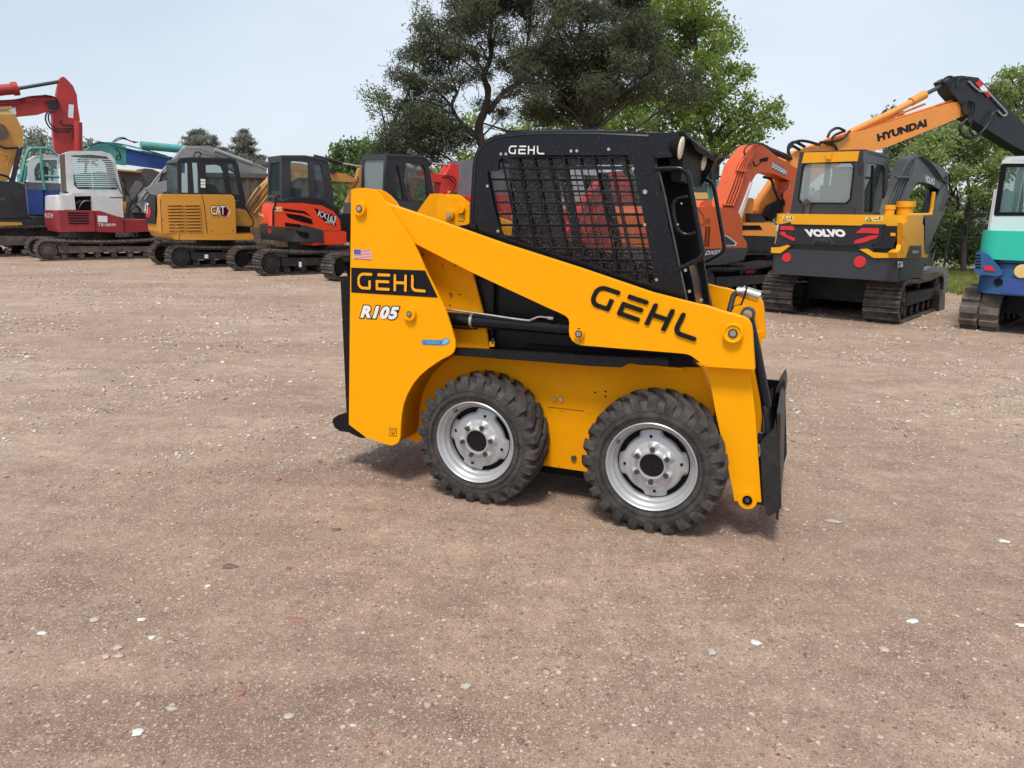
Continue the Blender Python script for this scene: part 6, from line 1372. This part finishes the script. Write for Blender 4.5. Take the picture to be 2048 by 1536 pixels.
def tree(name, label, cat, Y, base, trunk, clumps, zz, lm, bark, r0, per=1., size=.09, group=None, depth=1.6, limb=True, kind='leaf', spread=.35, thin=1., elong=1.6, flat=1., lim_r=.05, trunks=()):
    """base: pixel of the foot; trunk: list of pixels upwards; clumps: (x,y,r) in the enlargement zz"""
    sc_ = Y/F/cp
    bp_ = atY(*base, Y); root = thing(name, label, cat, (bp_.x, Y, 0), 0, group); o0 = Vector((bp_.x, Y, 0))
    s_zoom = (zz([(1, 0)])[0][0]-zz([(0, 0)])[0][0])
    T_ = [atY(px, py, Y)-o0 for px, py in trunk]; T_ = [Vector((T_[0].x, 0, -.1))]+T_
    pts = smooth_path(T_, 4); n = len(pts)
    if bark:
        bm = bmesh.new(); add_tube(bm, pts, [max(.03, r0*(1-.75*i/(n-1)))*random.uniform(.88, 1.12) for i in range(n)], 10)
        finish('trunk', bm, M[bark], root, 60)
    allp = list(pts); 
    for tr in trunks:
        q = [atY(px, py, Y)-o0 for px, py in tr]; q = smooth_path([Vector((p.x, (i*.12)*random.choice((-1, 1)), p.z)) for i, p in enumerate(q)], 4)
        bm = bmesh.new(); add_tube(bm, q, [max(.03, r0*.6*(1-.7*i/(len(q)-1))) for i in range(len(q))], 8); finish('limb', bm, M[bark], root, 60); allp += q
    C_ = []
    for x, y, r in clumps:
        px, py = zz([(x, y)])[0]; rr = r*s_zoom*sc_*1.22; dy = random.uniform(-1, 1)*depth
        p = atY(px, py, Y+dy)-o0; C_.append((p, rr))
    if bark and limb:
        bm = bmesh.new()
        for p, r in C_:
            cand = [a for a in allp if a.z < p.z-.25*r] or allp[:1]
            a = min(cand, key=lambda a: (a-p).length+abs(a.z-(p.z-.6*(p-a).length))*.6); L_ = (p-a).length
            mid = (a+p)/2+Vector((random.uniform(-.12, .12), random.uniform(-.12, .12), random.uniform(-.05, .14)))*L_
            add_tube(bm, smooth_path([a, mid, p+Vector((0, 0, .3*r))], 3), [max(.012, lim_r*L_**.4*(1-.8*i/6)) for i in range(7)], 6)
            for _ in range(5):
                d = Vector((random.gauss(0, 1), random.gauss(0, 1), random.gauss(.2, .8))).normalized()*r*random.uniform(.5, .95)
                add_tube(bm, [mid.lerp(p, random.random()), p+d*.5+Vector((0, 0, random.uniform(-.1, .1)*r)), p+d], [.022, .014, .006], 4)
        finish('branches', bm, M[bark], root, 60)
    leaves('crown', C_, per, size, M[lm], root, kind=kind, spread=spread, thin=thin, elong=elong, flat=flat)
    return root
cz = Z7
tree('pine_tree', 'large dark pine with forked crooked trunk, leftmost of the tall trees', 'tree', 27, (962, 400), [(975, 330), (962, 285), (958, 250), (972, 215), (976, 180), (968, 152), (982, 112), (980, 62), (992, 0), (985, -60)],
 [(270, 350, 42), (330, 240, 50), (420, 200, 55), (500, 120, 50), (560, 30, 60), (600, 130, 50), (680, 50, 60), (780, 20, 60), (860, 40, 60), (500, 250, 50), (430, 310, 50), (360, 390, 48), (300, 500, 55), (250, 620, 60), (380, 590, 60), (440, 480, 50), (600, 250, 40), (560, 350, 40), (480, 400, 40), (330, 680, 60), (450, 690, 50), (540, 200, 40), (380, 120, 25), (650, -60, 80), (800, -80, 80), (230, 690, 45), (520, 580, 40), (560, 640, 40), (870, 130, 35), (620, 60, 50), (760, 180, 30), (800, 250, 26), (740, 290, 28), (790, 330, 34), (720, 130, 26), (640, 330, 34), (770, 430, 34), (740, 520, 34), (650, 480, 30), (400, 540, 60), (330, 580, 60), (460, 590, 55), (700, 200, 24)], cz, 'pine', 'barkp', .19, per=14, size=.05, kind='needle', spread=.40, thin=2.4, elong=1.5, flat=.8, depth=1.8, lim_r=.03,
 trunks=[[(975, 225), (990, 205), (1010, 180), (1040, 165), (1042, 130), (1055, 80), (1060, 40)], [(962, 275), (940, 262), (918, 240), (905, 215), (912, 180)]])
tree('pine_tree', 'tall straight trunked pine rising behind the loader cab', 'tree', 25, (1175, 420), [(1174, 300), (1172, 250), (1168, 190), (1164, 130), (1162, 60), (1160, 0), (1156, -60)],
 [(1000, 100, 55), (950, 200, 60), (900, 280, 60), (1000, 300, 70), (1060, 210, 60), (1150, 270, 60), (1230, 190, 60), (1200, 80, 55), (1300, 40, 65), (1390, 90, 50), (1340, 210, 60), (1250, 340, 70), (1110, 380, 60), (960, 400, 50), (900, 440, 45), (1400, 300, 55), (1490, 340, 50), (1590, 360, 45), (1450, 400, 50), (1560, 430, 40), (1000, 500, 50), (1280, 440, 60), (1620, 430, 28), (1420, 180, 45), (1080, 40, 50), (980, 20, 45), (1000, -60, 80), (1300, -70, 90), (1150, 480, 50), (850, 380, 45), (860, 230, 45), (850, 310, 40), (1050, 330, 60), (1170, 400, 60), (1060, 460, 55), (880, 500, 50), (940, 540, 40), (1180, 180, 50), (1130, 60, 50), (1220, 290, 55), (1300, 280, 50), (1380, 380, 50), (1500, 300, 40), (1200, 450, 50), (1340, 130, 50), (1100, 530, 45)], cz, 'pine', 'barkp', .17, per=14, size=.05, kind='needle', spread=.40, thin=2.4, elong=1.5, flat=.8, depth=1.8, lim_r=.03)
tree('broadleaf_tree', 'bright green broadleaf tree on the right of the pines', 'tree', 31, (1432, 440), [(1430, 380), (1427, 300), (1410, 240), (1400, 180), (1392, 100), (1385, 30), (1385, -40)],
 [(1500, 40, 60), (1600, 20, 50), (1560, 90, 50), (1690, 110, 55), (1600, 170, 60), (1700, 220, 50), (1780, 210, 35), (1770, 140, 30), (1640, 300, 50), (1740, 330, 50), (1700, 400, 50), (1800, 400, 35), (1850, 330, 22), (1690, 480, 60), (1800, 520, 50), (1880, 560, 40), (1950, 540, 22), (1985, 560, 18), (1975, 490, 16), (1620, 540, 60), (1740, 600, 55), (1850, 630, 40), (1560, 620, 50), (1640, 660, 40), (1480, 560, 50), (1650, 30, 45), (1500, -60, 80), (1420, 640, 50), (1870, 450, 25), (1900, 620, 25), (1500, 480, 50), (1760, 680, 25), (1440, 120, 60), (1380, 20, 55), (1460, 200, 55), (1520, 260, 55), (1420, 300, 50), (1300, 180, 50), (1550, 480, 55), (1400, 440, 50)], cz, 'oak', 'bark', .2, per=9, size=.082, spread=.38, thin=1.3, depth=2.2)
tree('broadleaf_tree', 'yellow green broadleaf tree glimpsed behind the pines over the loader roof', 'tree', 35, (1250, 440), [(1252, 360), (1240, 300), (1225, 220)],
 [(900, 520, 55), (1000, 600, 60), (1100, 560, 60), (1200, 600, 60), (1300, 560, 60), (1380, 600, 50), (1340, 480, 50), (1250, 500, 50), (830, 600, 50), (760, 640, 45), (1050, 450, 45), (1400, 520, 50), (700, 700, 50), (950, 680, 60), (560, 740, 50), (640, 780, 50), (600, 560, 35)], cz, 'oak', 'bark', .16, per=8, size=.10, spread=.42, depth=2)
tree('birch_tree', 'thin pale birch with drooping twigs left of the dark pine', 'tree', 33, (785, 430), [(782, 340), (776, 290), (790, 235), (815, 190), (828, 130), (842, 70), (845, 30)],
 [(120, 440, 34), (170, 430, 30), (200, 470, 36), (150, 500, 28), (220, 440, 22), (230, 560, 34), (370, 70, 34), (420, 60, 28), (350, 130, 30), (400, 130, 34), (380, 200, 28), (360, 260, 26), (210, 620, 36), (400, 330, 26)], cz, 'birch', 'bark', .10, per=4, size=.06, spread=.26, thin=.9, flat=1.4, depth=.8, lim_r=.025,
 trunks=[[(776, 290), (772, 260), (762, 225), (752, 200)]])
tree('broadleaf_tree', 'low round green tree behind the excavator cabs left of the pines', 'tree', 36, (725, 430), [(725, 380), (722, 340)],
 [(50, 700, 50), (110, 680, 50), (150, 740, 55), (80, 780, 60), (10, 760, 45), (0, 700, 30), (160, 680, 35), (-60, 800, 40), (180, 820, 60), (100, 860, 60), (-40, 860, 60), (-120, 880, 50)], cz, 'hedge', 'bark', .15, per=8, size=.10, spread=.34, depth=1.5)
cz = Z6
tree('broadleaf_tree', 'young green tree with dark trunk by the fence on the right', 'tree', 20.5, (1927, 552), [(1927, 555), (1927, 500), (1933, 445), (1938, 400), (1935, 350), (1925, 290)],
 [(330, 480, 55), (250, 520, 50), (180, 450, 60), (420, 430, 60), (520, 470, 60), (600, 430, 45), (480, 560, 60), (560, 600, 50), (400, 600, 45), (330, 640, 45), (260, 700, 50), (200, 750, 50), (130, 720, 50), (150, 790, 45), (330, 760, 45), (340, 840, 35), (480, 720, 50), (560, 720, 45), (520, 800, 40), (440, 800, 30), (350, 380, 50), (260, 420, 50), (600, 540, 45), (120, 620, 45), (580, 660, 35), (420, 510, 50), (100, 520, 50), (560, 380, 40), (620, 600, 40)], cz, 'oakd', 'bark', .10, per=6.5, size=.052, spread=.18, thin=1.1, depth=1.0, lim_r=.03,
 trunks=[[(1933, 445), (1918, 432), (1905, 400), (1890, 370)], [(1935, 440), (1955, 430), (1975, 432)]])
tree('broadleaf_tree', 'tall green tree behind the dark dipper arm at the right edge', 'tree', 27, (2040, 520), [(2040, 400), (2040, 250), (2035, 180)],
 [(620, 120, 30), (650, 60, 26), (680, 40, 18), (600, 180, 30), (660, 160, 34), (720, 130, 40), (740, 60, 26), (700, 220, 40), (760, 200, 50), (640, 240, 34), (720, 300, 50), (640, 380, 60), (700, 440, 60), (760, 400, 60), (640, 480, 50), (590, 130, 16), (830, 100, 60), (830, 300, 60), (700, 540, 50), (620, 520, 40)], cz, 'oakd', 'bark', .14, per=7, size=.07, spread=.25, thin=1., depth=1.2)
tree('broadleaf_tree', 'greyish flowering tree behind the lettered orange boom', 'tree', 27, (1800, 520), [(1800, 470), (1795, 400), (1800, 320)],
 [(20, 470, 50), (60, 420, 45), (120, 380, 45), (180, 350, 45), (30, 540, 55), (100, 480, 55), (200, 420, 50), (-30, 420, 40), (-40, 560, 50), (60, 620, 60), (150, 560, 60), (20, 280, 26), (30, 700, 60), (260, 360, 40), (330, 330, 40), (-20, 300, 20), (420, 330, 45), (500, 400, 40)], cz, 'birch', 'bark', .14, per=6, size=.08, spread=.28, depth=1.5)
# far off trees on the left
cz = Z1
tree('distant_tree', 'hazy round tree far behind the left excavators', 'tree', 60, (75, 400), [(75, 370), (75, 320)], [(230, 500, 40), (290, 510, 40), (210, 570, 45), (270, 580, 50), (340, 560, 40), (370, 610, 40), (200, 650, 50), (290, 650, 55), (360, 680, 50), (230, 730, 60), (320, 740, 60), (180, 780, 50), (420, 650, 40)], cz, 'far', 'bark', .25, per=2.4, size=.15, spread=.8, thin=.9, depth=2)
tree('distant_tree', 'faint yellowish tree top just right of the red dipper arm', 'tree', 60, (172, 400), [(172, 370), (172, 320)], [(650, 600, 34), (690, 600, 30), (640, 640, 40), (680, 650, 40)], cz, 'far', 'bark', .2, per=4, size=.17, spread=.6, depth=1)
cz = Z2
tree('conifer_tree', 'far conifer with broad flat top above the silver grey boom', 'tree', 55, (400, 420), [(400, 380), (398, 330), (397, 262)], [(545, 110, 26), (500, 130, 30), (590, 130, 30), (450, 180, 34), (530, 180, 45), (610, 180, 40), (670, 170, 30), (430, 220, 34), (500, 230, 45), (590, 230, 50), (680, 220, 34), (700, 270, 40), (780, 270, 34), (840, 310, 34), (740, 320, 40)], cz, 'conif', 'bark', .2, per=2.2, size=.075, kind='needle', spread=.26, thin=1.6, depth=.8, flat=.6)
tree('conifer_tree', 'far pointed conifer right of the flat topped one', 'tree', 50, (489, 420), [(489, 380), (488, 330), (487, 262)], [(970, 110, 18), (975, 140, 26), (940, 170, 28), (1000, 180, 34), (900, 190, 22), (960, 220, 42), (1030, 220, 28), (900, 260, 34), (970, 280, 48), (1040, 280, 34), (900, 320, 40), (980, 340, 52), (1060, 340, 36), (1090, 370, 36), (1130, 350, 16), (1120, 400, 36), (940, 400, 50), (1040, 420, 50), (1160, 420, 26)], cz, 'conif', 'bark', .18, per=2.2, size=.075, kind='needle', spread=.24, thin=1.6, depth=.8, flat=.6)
# hedge, fence, grass, more distant tree line
def bushrow(name, label, cat, x0, x1, y0_, h, d, n, lm, size, per=4, spread=.4, yslope=0):
    root = thing(name, label, cat, ((x0+x1)/2, y0_, 0)); C_ = []
    for i in range(n):
        t = (i+random.random())/n; x = x0+(x1-x0)*t; r = h*random.uniform(.28, .42); C_.append((Vector((x-(x0+x1)/2, random.uniform(-d, d)+yslope*t, random.uniform(r*.8, h-r))), r))
    leaves('foliage', C_, per, size, M[lm], root, spread=spread); return root
gL = atY(1850, 540, 19.9); gR = atY(2120, 540, 19.9)
bushrow('hedge', 'dense green hedge growing behind the wire fence on the right', 'hedge', gL.x-2.5, gR.x+2, 21.6, 1.65, .5, 44, 'hedge', .055, 5, .22)
bushrow('tree_belt', 'dark green tree belt behind the parked excavators in the middle', 'trees', -9.5, 9.5, 37, 4.2, 1.0, 60, 'oakd', .14, 5, .45)
bushrow('shrub_row', 'dark shrubs low behind the excavators right of the container', 'shrubs', -7, -2.5, 24, 2.6, .5, 16, 'hedge', .08, 5, .3)
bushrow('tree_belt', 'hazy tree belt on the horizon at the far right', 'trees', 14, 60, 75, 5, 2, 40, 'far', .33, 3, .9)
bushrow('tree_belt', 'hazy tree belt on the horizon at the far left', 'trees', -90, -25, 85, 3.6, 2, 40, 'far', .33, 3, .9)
FN = thing('wire_fence', 'green wire mesh fence with thin posts in front of the hedge', 'fence', (gL.x, 19.9, 0))
for i, xx in enumerate(np.arange(-1.5, gR.x-gL.x+2.5, 2.0)):
    bm = bmesh.new(); add_tube(bm, [(xx, 0, 0), (xx+(.35 if i == 2 else 0), 0, 1.75)], .03, 8); finish('post', bm, M['under'], FN)
for z in (1.62, 1.0, .15):
    bm = bmesh.new(); add_tube(bm, [(-1.6, .02, z), (gR.x-gL.x+2.5, .02, z)], .012 if z < 1.5 else .02, 6); finish('rail', bm, M['under'], FN)
bm = bmesh.new()
for xx in np.arange(-1.5, gR.x-gL.x+2.4, .10): add_tube(bm, [(xx, .03, .05), (xx, .03, 1.62)], .0022, 3, False)
for z in np.arange(.1, 1.6, .2): add_tube(bm, [(-1.5, .035, z), (gR.x-gL.x+2.4, .035, z)], .0022, 3, False)
finish('mesh_panel', bm, M['under'], FN)
# grass verge
def grass(name, label, x0, x1, y0_, y1_, n, hmax):
    X = rng.uniform(x0, x1, n); Y = rng.uniform(y0_, y1_, n); keep = np.sin(X*2.1)*.25+np.sin(X*5)*.1+(Y-y0_)/(y1_-y0_) > rng.random(n)*.5; X, Y = X[keep], Y[keep]; n = len(X)
    h = hmax*(.4+.6*rng.random(n)); a = rng.random(n)*np.pi; w_ = .012+.01*rng.random(n); lx = rng.normal(0, .35, n)*h; ly = rng.normal(0, .35, n)*h
    p0 = np.stack([X-np.cos(a)*w_, Y-np.sin(a)*w_, 0*X], -1); p1 = np.stack([X+np.cos(a)*w_, Y+np.sin(a)*w_, 0*X], -1); p2 = np.stack([X+lx, Y+ly, h], -1)
    v = np.stack([p0, p1, p2], 1).reshape(-1, 3); f = np.arange(3*n); me = bpy.data.meshes.new(name); me.vertices.add(len(v)); me.vertices.foreach_set('co', v.ravel()); me.loops.add(len(f)); me.loops.foreach_set('vertex_index', f)
    me.polygons.add(n); me.polygons.foreach_set('loop_start', np.arange(0, 3*n, 3)); me.update(); me.materials.append(leafmat(name+'_blades', (.16, .19, .05), (.34, .36, .12), .35, 2.5))
    o = bpy.data.objects.new(name, me); col.objects.link(o); tag(o, label, 'grass'); o['kind'] = 'stuff'
yg = ground(1900, 607)[1]
grass('grass', 'rough green grass strip in front of the fence on the right', gL.x-2.5, gR.x+3, yg, 21.5, 60000, .12)
gp = grid_mesh('grass_verge', np.linspace(gL.x-1.5, gR.x+60, 40), np.linspace(yg+.3, 90, 40), lambda X, Y: X*0+.006, mat('grass_soil', (.17, .19, .07), .9, var=.4, scale=1.2, bump=.6, bscale=12)); gp['kind'] = 'structure'
# a pale field and low hills far away
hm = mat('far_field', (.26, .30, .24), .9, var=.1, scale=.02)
hl_ = grid_mesh('distant_hills', np.linspace(-500, 500, 80), np.linspace(250, 420, 14), lambda X, Y: (1-abs((Y-335)/85)**2)*(5+3*np.sin(X*.013)+2*np.sin(X*.041))-.3, hm); hl_['kind'] = 'structure'
